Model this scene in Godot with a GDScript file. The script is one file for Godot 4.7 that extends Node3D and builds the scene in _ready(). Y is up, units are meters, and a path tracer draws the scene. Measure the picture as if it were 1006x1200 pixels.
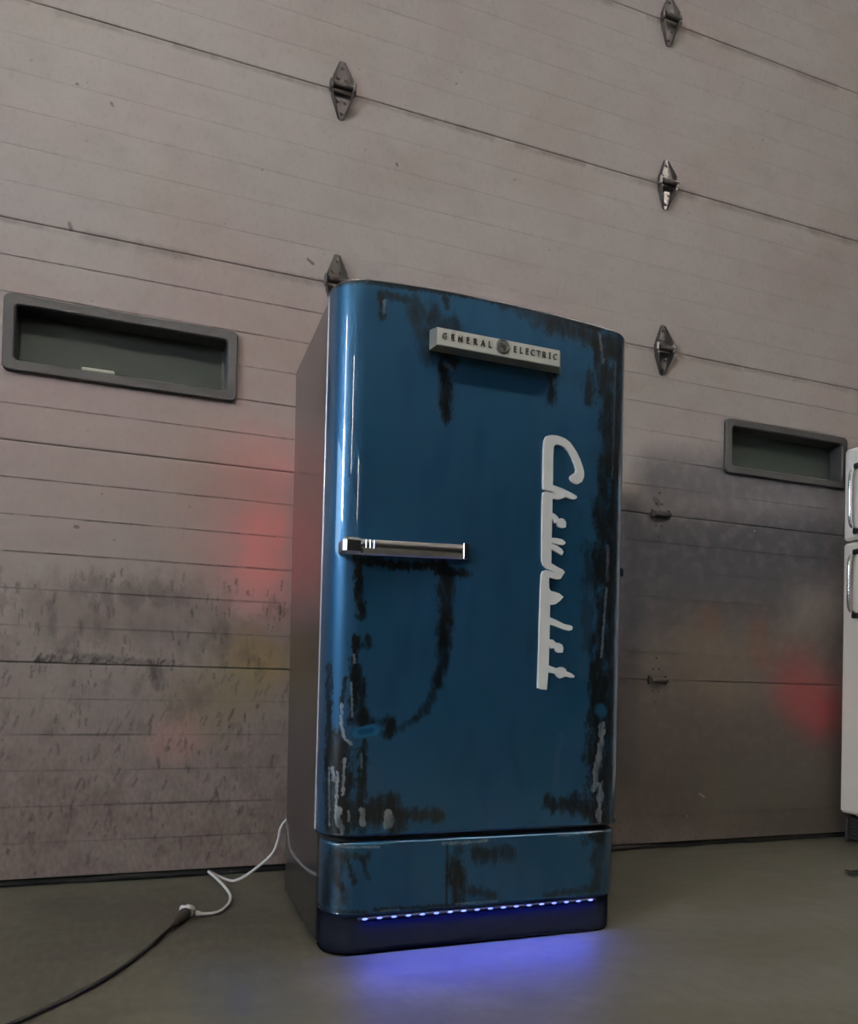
extends Node3D
# A painted vintage refrigerator standing before a dirty sectional overhead door in a workshop.

const F_X0 := 0.333        # refrigerator front: left and right, front plane, corner radius
const F_X1 := 1.083
const F_Z := 0.745
const F_R := 0.07
const JOINTS := [0.022, 0.615, 1.22, 1.827, 2.44, 3.053, 3.665]
const DOOR_X0 := -2.4
const DOOR_X1 := 3.9

var M := {}
var INK := {}


# ------------------------------------------------------------------ mesh helpers
func begin() -> SurfaceTool:
	var st := SurfaceTool.new()
	st.begin(Mesh.PRIMITIVE_TRIANGLES)
	return st

func tri(st: SurfaceTool, a: Vector3, b: Vector3, c: Vector3, na: Vector3, nb: Vector3, nc: Vector3, ua := Vector2.ZERO, ub := Vector2.ZERO, uc := Vector2.ZERO) -> void:
	if (b - a).cross(c - a).dot(na + nb + nc) > 0.0:
		var t := b; b = c; c = t
		t = nb; nb = nc; nc = t
		var u := ub; ub = uc; uc = u
	st.set_normal(na); st.set_uv(ua); st.add_vertex(a)
	st.set_normal(nb); st.set_uv(ub); st.add_vertex(b)
	st.set_normal(nc); st.set_uv(uc); st.add_vertex(c)

func flat_quad(st: SurfaceTool, a: Vector3, b: Vector3, c: Vector3, d: Vector3, out: Vector3, uv := []) -> void:
	var n := (c - a).cross(d - b).normalized()
	if n.dot(out) < 0.0: n = -n
	var u := uv if uv.size() == 4 else [Vector2.ZERO, Vector2(1, 0), Vector2.ONE, Vector2(0, 1)]
	tri(st, a, b, c, n, n, n, u[0], u[1], u[2])
	tri(st, a, c, d, n, n, n, u[0], u[2], u[3])

func flat_tri(st: SurfaceTool, a: Vector3, b: Vector3, c: Vector3, out: Vector3) -> void:
	var n := (b - a).cross(c - a).normalized()
	if n.dot(out) < 0.0: n = -n
	tri(st, a, b, c, n, n, n)

func cbox(st: SurfaceTool, at: Vector3, size: Vector3, bev: float, turn := Basis.IDENTITY) -> void:
	# a box with chamfered edges
	var h := size / 2.0
	bev = minf(bev, minf(h.x, minf(h.y, h.z)) * 0.9)
	var p := {}
	for sx in [-1, 1]:
		for sy in [-1, 1]:
			for sz in [-1, 1]:
				var s := Vector3(sx, sy, sz)
				for ax in 3:
					var v := (h - Vector3.ONE * bev) * s
					v[ax] = h[ax] * s[ax]
					p[[sx, sy, sz, ax]] = at + turn * v
				flat_tri(st, p[[sx, sy, sz, 0]], p[[sx, sy, sz, 1]], p[[sx, sy, sz, 2]], turn * s)
	for ax in 3:
		var b := (ax + 1) % 3
		var c := (ax + 2) % 3
		for s in [-1, 1]:
			var q := []
			for e in [[-1, -1], [1, -1], [1, 1], [-1, 1]]:
				var k := [0, 0, 0]
				k[ax] = s; k[b] = e[0]; k[c] = e[1]
				q.append(p[[k[0], k[1], k[2], ax]])
			var n := Vector3.ZERO
			n[ax] = s
			flat_quad(st, q[0], q[1], q[2], q[3], turn * n)
			for s2 in [-1, 1]:      # edge between +-ax and +-b, running along c
				var k1 := [0, 0, 0]
				k1[ax] = s; k1[b] = s2; k1[c] = -1
				var k2 := k1.duplicate()
				k2[c] = 1
				var n2 := Vector3.ZERO
				n2[ax] = s; n2[b] = s2
				flat_quad(st, p[[k1[0], k1[1], k1[2], ax]], p[[k2[0], k2[1], k2[2], ax]], p[[k2[0], k2[1], k2[2], b]], p[[k1[0], k1[1], k1[2], b]], turn * n2)

func tube(st: SurfaceTool, pts: Array, radii: Array, segs := 12) -> void:
	var n := pts.size()
	var ref := Vector3.UP
	var rings := []
	var norms := []
	for i in n:
		var t: Vector3 = (pts[mini(i + 1, n - 1)] - pts[maxi(i - 1, 0)]).normalized()
		if absf(t.dot(ref)) > 0.95: ref = Vector3.RIGHT if absf(t.x) < 0.9 else Vector3.BACK
		var u := (ref - t * ref.dot(t)).normalized()
		ref = u
		var v := t.cross(u)
		var r: float = radii[i % radii.size()]
		var ring := []
		var nn := []
		for k in segs:
			var a := TAU * k / segs
			var d := u * cos(a) + v * sin(a)
			nn.append(d)
			ring.append(pts[i] + d * r)
		rings.append(ring); norms.append(nn)
	for i in n - 1:
		for k in segs:
			var m := (k + 1) % segs
			tri(st, rings[i][k], rings[i][m], rings[i + 1][m], norms[i][k], norms[i][m], norms[i + 1][m])
			tri(st, rings[i][k], rings[i + 1][m], rings[i + 1][k], norms[i][k], norms[i + 1][m], norms[i + 1][k])
	for e in [0, n - 1]:
		var o: Vector3 = (pts[0] - pts[1]) if e == 0 else (pts[n - 1] - pts[n - 2])
		for k in segs:
			flat_tri(st, pts[e], rings[e][k], rings[e][(k + 1) % segs], o)

func smooth_path(pts: Array, steps := 6) -> Array:
	var out := []
	for i in pts.size() - 1:
		var a: Vector3 = pts[maxi(i - 1, 0)]
		var d: Vector3 = pts[mini(i + 2, pts.size() - 1)]
		for k in steps:
			out.append((pts[i] as Vector3).cubic_interpolate(pts[i + 1], a, d, float(k) / steps))
	out.append(pts[-1])
	return out

func disc(st: SurfaceTool, at: Vector3, axis: Vector3, r: float, depth: float, bev: float, segs := 24) -> void:
	# a round plate with a chamfered rim, its back at "at"
	var u := axis.cross(Vector3.UP if absf(axis.y) < 0.9 else Vector3.RIGHT).normalized()
	var v := axis.cross(u)
	for k in segs:
		var a := TAU * k / segs
		var b := TAU * (k + 1) / segs
		var da := u * cos(a) + v * sin(a)
		var db := u * cos(b) + v * sin(b)
		var z1 := at + axis * (depth - bev)
		var z2 := at + axis * depth
		flat_quad(st, at + da * r, at + db * r, z1 + db * r, z1 + da * r, da + db)
		flat_quad(st, z1 + da * r, z1 + db * r, z2 + db * (r - bev), z2 + da * (r - bev), da + db + axis)
		flat_tri(st, z2, z2 + da * (r - bev), z2 + db * (r - bev), axis)

func prism(st: SurfaceTool, poly: PackedVector2Array, z0: float, z1: float) -> void:
	# a flat outline in x and y given thickness along z
	var ids := Geometry2D.triangulate_polygon(poly)
	for i in range(0, ids.size(), 3):
		var a := poly[ids[i]]; var b := poly[ids[i + 1]]; var c := poly[ids[i + 2]]
		flat_tri(st, Vector3(a.x, a.y, z1), Vector3(b.x, b.y, z1), Vector3(c.x, c.y, z1), Vector3.BACK)
		flat_tri(st, Vector3(a.x, a.y, z0), Vector3(b.x, b.y, z0), Vector3(c.x, c.y, z0), Vector3.FORWARD)
	var turn := -1.0 if Geometry2D.is_polygon_clockwise(poly) else 1.0
	for i in poly.size():
		var a := poly[i]
		var b := poly[(i + 1) % poly.size()]
		var o := Vector3(b.y - a.y, a.x - b.x, 0) * turn
		if o.length() < 1e-7: continue
		flat_quad(st, Vector3(a.x, a.y, z0), Vector3(b.x, b.y, z0), Vector3(b.x, b.y, z1), Vector3(a.x, a.y, z1), o)

func round_rect(x0: float, x1: float, y0: float, y1: float, r: float, n := 6) -> PackedVector2Array:
	var o := PackedVector2Array()
	for c in [[x1 - r, y0 + r, -PI / 2], [x1 - r, y1 - r, 0.0], [x0 + r, y1 - r, PI / 2], [x0 + r, y0 + r, PI]]:
		for k in n + 1:
			var a: float = c[2] + PI / 2 * k / n
			o.append(Vector2(c[0] + r * cos(a), c[1] + r * sin(a)))
	return o

func plan_outline(x0: float, x1: float, zb: float, zf: float, r: float) -> Array:
	# [point, normal, s] from the back left, round the front, to the back right; s runs along the sheet
	var o := []
	var n := 14
	var sl := x0 + r - r * PI / 2
	o.append([Vector3(x0, 0, zb), Vector3.LEFT, sl - (zf - r - zb)])
	for k in n + 1:
		var a := PI / 2 * (1.0 - float(k) / n)
		o.append([Vector3(x0 + r - r * sin(a), 0, zf - r + r * cos(a)), Vector3(-sin(a), 0, cos(a)), x0 + r - r * a])
	for k in 12:
		var x := lerpf(x0 + r, x1 - r, (k + 0.5) / 12)
		o.append([Vector3(x, 0, zf), Vector3.BACK, x])
	for k in n + 1:
		var a := PI / 2 * float(k) / n
		o.append([Vector3(x1 - r + r * sin(a), 0, zf - r + r * cos(a)), Vector3(sin(a), 0, cos(a)), x1 - r + r * a])
	o.append([Vector3(x1, 0, zb), Vector3.RIGHT, x1 - r + r * PI / 2 + (zf - r - zb)])
	return o

func crown(x: float, top: float) -> float:
	# the top edge of the door swells a little towards its middle
	var t := (x - (F_X0 + F_X1) / 2.0) / 0.375
	return 0.018 * (1.0 - t * t) * top

func skin(st: SurfaceTool, x0: float, x1: float, zb: float, zf: float, r: float, y0: float, y1: float, bev: float, arch := 0.0) -> void:
	# a pressed sheet-metal shell: rounded in plan, rolled over at its top and bottom edges, closed at the back
	var levels := []                    # [y, inset, tilt]
	for k in 6:
		var a := PI / 2 * k / 5.0
		levels.append([y0 + bev * (1.0 - sin(a)), bev * (1.0 - cos(a)), -(PI / 2 - a), 0.0])
	for k in 10: levels.append([lerpf(y0 + bev, y1 - bev, (k + 1) / 11.0), 0.0, 0.0, 0.0])
	for k in 6:
		var a := PI / 2 * k / 5.0
		levels.append([y1 - bev * (1.0 - sin(PI / 2 - a)) if false else y1 - bev + bev * sin(a), bev * (1.0 - cos(a)), a, 1.0])
	var base := plan_outline(x0, x1, zb, zf, r)
	var rows := []
	for l in levels:
		var row := []
		for e in base:
			var q: Vector3 = e[0] - e[1] * l[1]
			var h: float = l[0] + crown(q.x, arch) * smoothstep(y0, y1, l[0])
			var n: Vector3 = e[1] * cos(l[2]) + Vector3.UP * sin(l[2])
			row.append([Vector3(q.x, h, q.z), n, Vector2((e[2] - 0.2), 1.5 - h)])
		rows.append(row)
	for j in rows.size() - 1:
		for i in base.size() - 1:
			var a = rows[j][i]; var b = rows[j][i + 1]; var c = rows[j + 1][i + 1]; var d = rows[j + 1][i]
			tri(st, a[0], b[0], c[0], a[1], b[1], c[1], suv(a[2]), suv(b[2]), suv(c[2]))
			tri(st, a[0], c[0], d[0], a[1], c[1], d[1], suv(a[2]), suv(c[2]), suv(d[2]))
	for j in [0, rows.size() - 1]:
		var mid := Vector3((x0 + x1) / 2, rows[j][20][0].y, (zb + zf) / 2)
		var o := Vector3.DOWN if j == 0 else Vector3.UP
		for i in base.size() - 1: tri(st, mid, rows[j][i][0], rows[j][i + 1][0], o, o, o, suv(Vector2(0.5, 0.02)), suv(rows[j][i][2]), suv(rows[j][i + 1][2]))
		tri(st, mid, rows[j][0][0], rows[j][-1][0], o, o, o)
	for j in rows.size() - 1:
		flat_quad(st, rows[j][0][0], rows[j][-1][0], rows[j + 1][-1][0], rows[j + 1][0][0], Vector3.FORWARD)

func suv(v: Vector2) -> Vector2: return Vector2(v.x / 1.0, v.y / 1.5)

# ------------------------------------------------------------------ nodes
func numbered(called: String, under: Node) -> String:
	if not under.has_node(called): return called
	var i := 1
	while under.has_node("%s_%03d" % [called, i]): i += 1
	return "%s_%03d" % [called, i]

func part(called: String, st: SurfaceTool, mat: Material, under: Node = self) -> MeshInstance3D:
	var o := MeshInstance3D.new()
	o.name = numbered(called, under)
	o.mesh = st.commit()
	o.material_override = mat
	o.cast_shadow = GeometryInstance3D.SHADOW_CASTING_SETTING_ON
	under.add_child(o, true)
	return o

func thing(called: String, label: String, category: String, group := "") -> Node3D:
	var o := Node3D.new()
	o.name = numbered(called, self)
	add_child(o, true)
	return tag(o, label, category, group)

func tag(o: Node3D, label: String, category: String, group := "") -> Node3D:
	o.set_meta("label", label)
	o.set_meta("category", category)
	if group: o.set_meta("group", group)
	return o

func structure(o: Node3D, label: String) -> Node3D:
	o.set_meta("kind", "structure")
	o.set_meta("label", label)
	o.set_meta("category", String(o.name).get_slice("_", 0).replace("trim", "seal"))
	return o

func letter(ch: String, at: Vector3, high: float, deep: float, mat: Material, under: Node, called := "letter", face := "Droid Sans", wide := 1.0) -> void:
	var f := SystemFont.new()
	f.font_names = PackedStringArray([face])
	f.font_weight = 400
	var t := TextMesh.new()
	t.text = ch
	t.font = f
	t.font_size = 64
	t.pixel_size = high / (64.0 * 0.714)
	t.depth = deep
	t.horizontal_alignment = HORIZONTAL_ALIGNMENT_CENTER
	t.vertical_alignment = VERTICAL_ALIGNMENT_CENTER
	var o := MeshInstance3D.new()
	o.name = numbered(called, under)
	o.mesh = t
	o.material_override = mat
	var box := t.get_aabb()
	o.scale = Vector3(wide, 1, 1)
	o.position = at - Vector3(box.get_center().x * wide, box.get_center().y, 0)
	under.add_child(o, true)

# ------------------------------------------------------------------ a canvas for stains and worn paint
class Canvas:
	var w: int
	var h: int
	var org: Vector2
	var size: Vector2
	var flip: bool
	var patchy := 0.6
	var patch := Vector2(0.02, 0.07)
	var c := [PackedFloat32Array(), PackedFloat32Array(), PackedFloat32Array()]
	var ink := {}
	var na: FastNoiseLite
	var nb: FastNoiseLite

	func _init(w_: int, h_: int, org_: Vector2, size_: Vector2, flip_: bool, base: Color, seed_: int) -> void:
		w = w_; h = h_; org = org_; size = size_; flip = flip_
		for k in 3:
			c[k].resize(w * h)
			c[k].fill(base[k])
		na = FastNoiseLite.new(); na.seed = seed_; na.noise_type = FastNoiseLite.TYPE_SIMPLEX_SMOOTH
		na.frequency = 1.0; na.fractal_octaves = 3
		nb = FastNoiseLite.new(); nb.seed = seed_ + 7; nb.noise_type = FastNoiseLite.TYPE_SIMPLEX_SMOOTH
		nb.frequency = 1.0; nb.fractal_octaves = 2

	func mottle(sx: float, sy: float, amount: float, tint: Color, bias := 0.0, seed_ := 1) -> void:
		# lay a tint over the base where a noise of that size (in metres) is high
		var n := FastNoiseLite.new()
		n.seed = seed_; n.noise_type = FastNoiseLite.TYPE_SIMPLEX_SMOOTH; n.frequency = 1.0; n.fractal_octaves = 3
		for j in h:
			var y := float(j) / h * size.y / sy
			for i in w:
				var v := clampf((n.get_noise_2d(float(i) / w * size.x / sx, y) + bias) * 1.6, 0.0, 1.0) * amount
				if v > 0.004:
					var q := j * w + i
					for k in 3: c[k][q] += (tint[k] - c[k][q]) * v

	func pix(p: Vector2) -> Vector2:
		var t := (p - org) / size
		return Vector2(t.x * w, ((1.0 - t.y) if flip else t.y) * h)

	func line(pts: Array, r: float, col: String, alpha: float, soft: float, rough: float) -> void:
		# a stroke of half-width r; soft 0..1 is how far its edge fades, rough how ragged it is
		var tint: Color = ink[col]
		var lo := Vector2(1e9, 1e9)
		var hi := -lo
		var q := []
		for p in pts:
			q.append(p)
			lo = lo.min(p); hi = hi.max(p)
		var reach := r * (1.25 + 0.6 * rough + 0.5 * soft)
		var a := pix(lo - Vector2.ONE * reach)
		var b := pix(hi + Vector2.ONE * reach)
		var i0 := maxi(int(minf(a.x, b.x)), 0); var i1 := mini(int(maxf(a.x, b.x)) + 1, w - 1)
		var j0 := maxi(int(minf(a.y, b.y)), 0); var j1 := mini(int(maxf(a.y, b.y)) + 1, h - 1)
		var grain := maxf(minf(r * 1.6, 0.05), 0.004)
		for j in range(j0, j1 + 1):
			var ty := (j + 0.5) / h
			var y := org.y + ((1.0 - ty) if flip else ty) * size.y
			for i in range(i0, i1 + 1):
				var p := Vector2(org.x + (i + 0.5) / w * size.x, y)
				var d := 1e9
				if q.size() == 1: d = p.distance_to(q[0])
				for k in q.size() - 1:
					var e := Geometry2D.get_closest_point_to_segment(p, q[k], q[k + 1])
					d = minf(d, p.distance_squared_to(e))
				d = sqrt(d) / r
				if d > 2.2: continue
				d += rough * 0.7 * na.get_noise_2d(p.x / grain, p.y / grain * 0.45) + rough * 0.25 * nb.get_noise_2d(p.x / 0.006, p.y / 0.012)
				var v := (1.0 - smoothstep(1.0 - 0.85 * soft, 1.0 + 0.35 * soft, d)) * alpha
				v *= clampf(1.0 + patchy * (0.9 * nb.get_noise_2d(p.x / patch.x + 9.0, p.y / patch.y) - 0.15), 0.0, 1.0)
				if v <= 0.003: continue
				var o := j * w + i
				for k in 3: c[k][o] += (tint[k] - c[k][o]) * v

	func texture() -> ImageTexture:
		var data := PackedByteArray()
		data.resize(w * h * 3)
		for o in w * h:
			for k in 3: data[o * 3 + k] = int(clampf(c[k][o], 0.0, 1.0) * 255.0)
		return ImageTexture.create_from_image(Image.create_from_data(w, h, false, Image.FORMAT_RGB8, data))

func noise_tex(freq: float, size: int, octaves: int, bump := 0.0, ramp: Gradient = null, seed_ := 3) -> NoiseTexture2D:
	var n := FastNoiseLite.new()
	n.seed = seed_; n.frequency = freq; n.fractal_octaves = octaves
	var t := NoiseTexture2D.new()
	t.width = size; t.height = size; t.seamless = true; t.noise = n
	if bump > 0.0:
		t.as_normal_map = true; t.bump_strength = bump
	if ramp: t.color_ramp = ramp
	return t

func ramp2(a: Color, b: Color) -> Gradient:
	var g := Gradient.new()
	g.set_color(0, a); g.set_color(1, b)
	return g

func mat(col: Color, rough: float, metal := 0.0, spec := 0.5) -> StandardMaterial3D:
	var m := StandardMaterial3D.new()
	m.albedo_color = col; m.roughness = rough; m.metallic = metal; m.metallic_specular = spec
	return m

func triplanar(m: StandardMaterial3D, per_metre: float) -> StandardMaterial3D:
	m.uv1_triplanar = true; m.uv1_world_triplanar = true
	m.uv1_scale = Vector3.ONE * per_metre
	return m

# ------------------------------------------------------------------ lamps
func ceiling_lamp(at: Vector3, dir: Vector3, length: float, power: float, glow: float, label: String) -> void:
	# a hanging twin-tube fitting: sheet-metal housing, two tubes, end caps; its light just under the tubes
	var t := thing("ceiling_light", label, "ceiling light", "fluorescent fittings in rows")
	dir = dir.normalized()
	var side := dir.cross(Vector3.UP).normalized()
	var turn := Basis(dir, Vector3.UP, side)
	t.transform = Transform3D(turn, at)
	var h := begin()
	cbox(h, Vector3(0, 0.05, 0), Vector3(length, 0.07, 0.16), 0.012)
	for s in [-1, 1]: cbox(h, Vector3(s * (length / 2 - 0.012), 0.0, 0), Vector3(0.024, 0.06, 0.16), 0.006)
	part("housing", h, M.lamp_metal, t)
	for s in [-1, 1]:
		var b := begin()
		tube(b, [Vector3(-length / 2 + 0.02, -0.005, s * 0.045), Vector3(length / 2 - 0.02, -0.005, s * 0.045)], [0.017], 12)
		var tm := mat(Color(0.9, 0.9, 0.9), 0.4)
		tm.emission_enabled = true; tm.emission = Color(1.0, 0.98, 0.95); tm.emission_energy_multiplier = glow
		part("lamp_tube", b, tm, t)
	for s in [-1, 1]:
		var w := begin()
		tube(w, [Vector3(s * length * 0.35, 0.08, 0), Vector3(s * length * 0.35, CEIL - at.y, 0)], [0.004], 6)
		part("hanger", w, M.lamp_metal, t)
	var l := AreaLight3D.new()
	l.name = numbered("tube_light", self)
	l.area_size = Vector2(length, 0.12)
	l.light_energy = power
	l.light_color = Color(1.0, 0.972, 0.95)
	l.area_range = 40.0
	l.shadow_enabled = true
	add_child(l, true)
	l.transform = Transform3D(Basis(dir, side, dir.cross(side)), at + Vector3.DOWN * 0.03)

const CEIL := 4.9

# ------------------------------------------------------------------ the scene
func _ready() -> void:
	# camera (level, looking 19.5 degrees to the right of the door's normal, lens shifted up)
	var cam := Camera3D.new()
	cam.name = "camera"
	var f := 883.43
	cam.set_frustum(2.0 * 0.05 * 600.0 / f, Vector2(503.0 - 499.07, 782.03 - 600.0) / f * 0.05, 0.05, 100.0)
	cam.transform = Transform3D(Basis(Vector3(0.942088, 0.024698, 0.334456), Vector3(-0.029326, 0.999531, 0.008795), Vector3(-0.334082, -0.018094, 0.94237)).orthonormalized(), Vector3(0, 0.5908, 2.3098))
	add_child(cam)
	cam.current = true

	var env := Environment.new()
	env.background_mode = Environment.BG_COLOR
	env.background_color = Color(0.02, 0.022, 0.025)
	env.tonemap_mode = Environment.TONE_MAPPER_LINEAR
	env.tonemap_exposure = 1.27
	env.sdfgi_enabled = true
	env.ssao_enabled = true
	env.ssil_enabled = true
	var we := WorldEnvironment.new()
	we.name = "world_environment"
	we.environment = env
	add_child(we)

	M.lamp_metal = mat(Color(0.75, 0.75, 0.73), 0.4)
	ceiling_lamp(Vector3(-0.7, 4.0, 2.35), Vector3(1, 0, 0), 2.4, 450.0, 3.0, "twin-tube fluorescent fitting hung nearest the overhead door, left one of two in line")
	ceiling_lamp(Vector3(3.0, 4.2, 2.5), Vector3(1, 0, 0), 2.4, 190.0, 3.0, "twin-tube fluorescent fitting hung nearest the overhead door, right one of two in line")
	ceiling_lamp(Vector3(-4.6, 3.5, 3.45), Vector3(-0.875, 0, 0.485), 2.6, 9.0, 7.0, "twin-tube fluorescent fitting hung nearest the left wall")
	ceiling_lamp(Vector3(-3.4, 3.6, 7.0), Vector3(-0.515, 0, 0.857), 4.0, 11.0, 7.0, "long twin-tube fluorescent fitting hung over the middle of the workshop")
	ceiling_lamp(Vector3(-0.6, 3.6, 11.2), Vector3(-0.09, 0, 0.996), 4.0, 11.0, 7.0, "long twin-tube fluorescent fitting hung at the far end of the workshop")

	# added fill: light of a small unseen glowing panel on the left wall
	var side_fill := AreaLight3D.new()
	side_fill.name = "fill_light"
	side_fill.area_size = Vector2(1.0, 1.5)
	side_fill.light_energy = 40.0
	side_fill.light_color = Color(0.93, 0.96, 1.0)
	side_fill.area_range = 60.0
	side_fill.shadow_enabled = true
	add_child(side_fill)
	side_fill.position = Vector3(-8.80, 3.9, 5.8)
	side_fill.rotation_degrees = Vector3(0, -90, 0)

	var side_fill2 := AreaLight3D.new()  # second added fill, wider and dimmer, from the same unseen wall
	side_fill2.name = "fill_light"
	side_fill2.area_size = Vector2(3.6, 1.6)
	side_fill2.light_energy = 11.0
	side_fill2.light_color = Color(0.72, 0.87, 1.0)
	side_fill2.area_range = 60.0
	side_fill2.shadow_enabled = true
	add_child(side_fill2, true)
	side_fill2.position = Vector3(-8.80, 3.2, 3.2)
	side_fill2.rotation_degrees = Vector3(0, -90, 0)

	make_materials()
	build_room()
	build_door()
	build_windows()
	build_refrigerator()
	build_white_refrigerator()
	build_cords()
	build_debris()

func make_materials() -> void:
	INK = {
		"black": Color(0.05, 0.052, 0.06), "grey": Color(0.62, 0.64, 0.67), "oval": Color(0.12, 0.42, 0.58), "ovaldark": Color(0.04, 0.30, 0.46), "haze": Color(0.24, 0.36, 0.46),
		"pink": Color(0.66, 0.535, 0.51), "red": Color(0.93, 0.55, 0.53), "deepred": Color(0.62, 0.22, 0.23), "olive": Color(0.47, 0.42, 0.31), "yellow": Color(0.60, 0.47, 0.24), "green": Color(0.40, 0.41, 0.33),
		"dirt_and_shade": Color(0.35, 0.30, 0.275), "soot": Color(0.13, 0.11, 0.11), "navy": Color(0.165, 0.165, 0.195), "brown": Color(0.285, 0.25, 0.225), "orange": Color(0.50, 0.27, 0.17), "pale": Color(0.78, 0.76, 0.72),
		"floorblue": Color(0.22, 0.25, 0.34), "floordark": Color(0.16, 0.15, 0.13), "floorlight": Color(0.47, 0.46, 0.43)}
	M.door_paint = mat(Color.WHITE, 0.5)
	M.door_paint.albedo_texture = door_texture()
	M.door_paint.normal_enabled = false
	M.blue_paint = mat(Color.WHITE, 0.38, 0.65)
	M.blue_paint.albedo_texture = paint_texture()
	M.blue_paint.clearcoat_enabled = true; M.blue_paint.clearcoat = 1.0; M.blue_paint.clearcoat_roughness = 0.03
	M.cabinet = mat(Color(0.10, 0.095, 0.11), 0.3)
	M.cabinet.clearcoat_enabled = true; M.cabinet.clearcoat = 1.0; M.cabinet.clearcoat_roughness = 0.03
	M.kick = mat(Color(0.02, 0.025, 0.045), 0.6, 0.0, 0.05)
	M.gasket = mat(Color(0.02, 0.02, 0.025), 0.7)
	M.chrome = mat(Color(0.86, 0.85, 0.84), 0.18, 1.0)
	M.cream = mat(Color(0.80, 0.79, 0.74), 0.45)
	M.badge_metal = mat(Color(0.66, 0.66, 0.61), 0.35, 0.5)
	M.letter = mat(Color(0.30, 0.29, 0.27), 0.35, 0.7)
	M.roundel = mat(Color(0.50, 0.49, 0.47), 0.4, 0.5)
	M.script = mat(Color(0.92, 0.905, 0.88), 0.5)
	M.zinc = mat(Color(0.44, 0.42, 0.41), 0.32, 0.85)
	M.pin = mat(Color(0.12, 0.09, 0.085), 0.6, 0.3)
	M.oversprayed = mat(Color(0.22, 0.21, 0.22), 0.75)
	M.oversprayed_brown = mat(Color(0.25, 0.22, 0.20), 0.75)
	M.frame_plastic = mat(Color(0.185, 0.18, 0.18), 0.6)
	M.pane = mat(Color(0.20, 0.22, 0.20), 0.25)
	M.rubber = mat(Color(0.05, 0.045, 0.04), 0.9)
	M.white_cord = mat(Color(0.78, 0.76, 0.75), 0.5)
	M.black_cord = mat(Color(0.07, 0.06, 0.05), 0.55)
	M.enamel = mat(Color(0.93, 0.90, 0.86), 0.3)
	M.grille = mat(Color(0.24, 0.24, 0.24), 0.5, 0.3)
	M.dark = mat(Color(0.03, 0.03, 0.03), 0.8)
	M.hem = mat(Color(0.72, 0.72, 0.76), 0.25, 0.3)
	M.white_plug = M.white_cord
	M.socket = mat(Color(0.16, 0.13, 0.11), 0.6)
	M.tape = mat(Color(0.74, 0.73, 0.66), 0.5)
	var led := mat(Color(0.7, 0.75, 1.0), 0.3)
	led.emission_enabled = true; led.emission = Color(0.42, 0.50, 1.0); led.emission_energy_multiplier = 1.5
	M.led = led
	var dl := mat(Color(0.8, 0.8, 0.8), 0.6)
	dl.emission_enabled = true; dl.emission = Color(0.93, 0.96, 1.0); dl.emission_energy_multiplier = 4.0
	M.fill_glow = dl  # emission of the small panel added for fill
	var d2 := mat(Color(0.8, 0.8, 0.8), 0.6)
	d2.emission_enabled = true; d2.emission = Color(0.72, 0.87, 1.0); d2.emission_energy_multiplier = 0.4
	M.fill_glow_dim = d2  # weaker emission of the wide panel added for fill
	M.led_tape = mat(Color(0.16, 0.17, 0.35), 0.4)
	M.shop_wall = triplanar(mat(Color(0.21, 0.205, 0.20), 0.8), 0.5)
	M.shop_wall.albedo_texture = noise_tex(0.01, 256, 4, 0.0, ramp2(Color(0.75, 0.75, 0.75), Color(1, 1, 1)))
	M.shop_ceiling = triplanar(mat(Color(0.32, 0.32, 0.31), 0.9), 0.5)
	M.shop_ceiling.albedo_texture = M.shop_wall.albedo_texture
	M.concrete = mat(Color.WHITE, 0.55)
	M.concrete.albedo_texture = floor_texture()
	M.concrete.normal_enabled = true
	M.concrete.normal_texture = noise_tex(0.05, 512, 4, 1.0)
	M.concrete.normal_scale = 0.25

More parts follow.
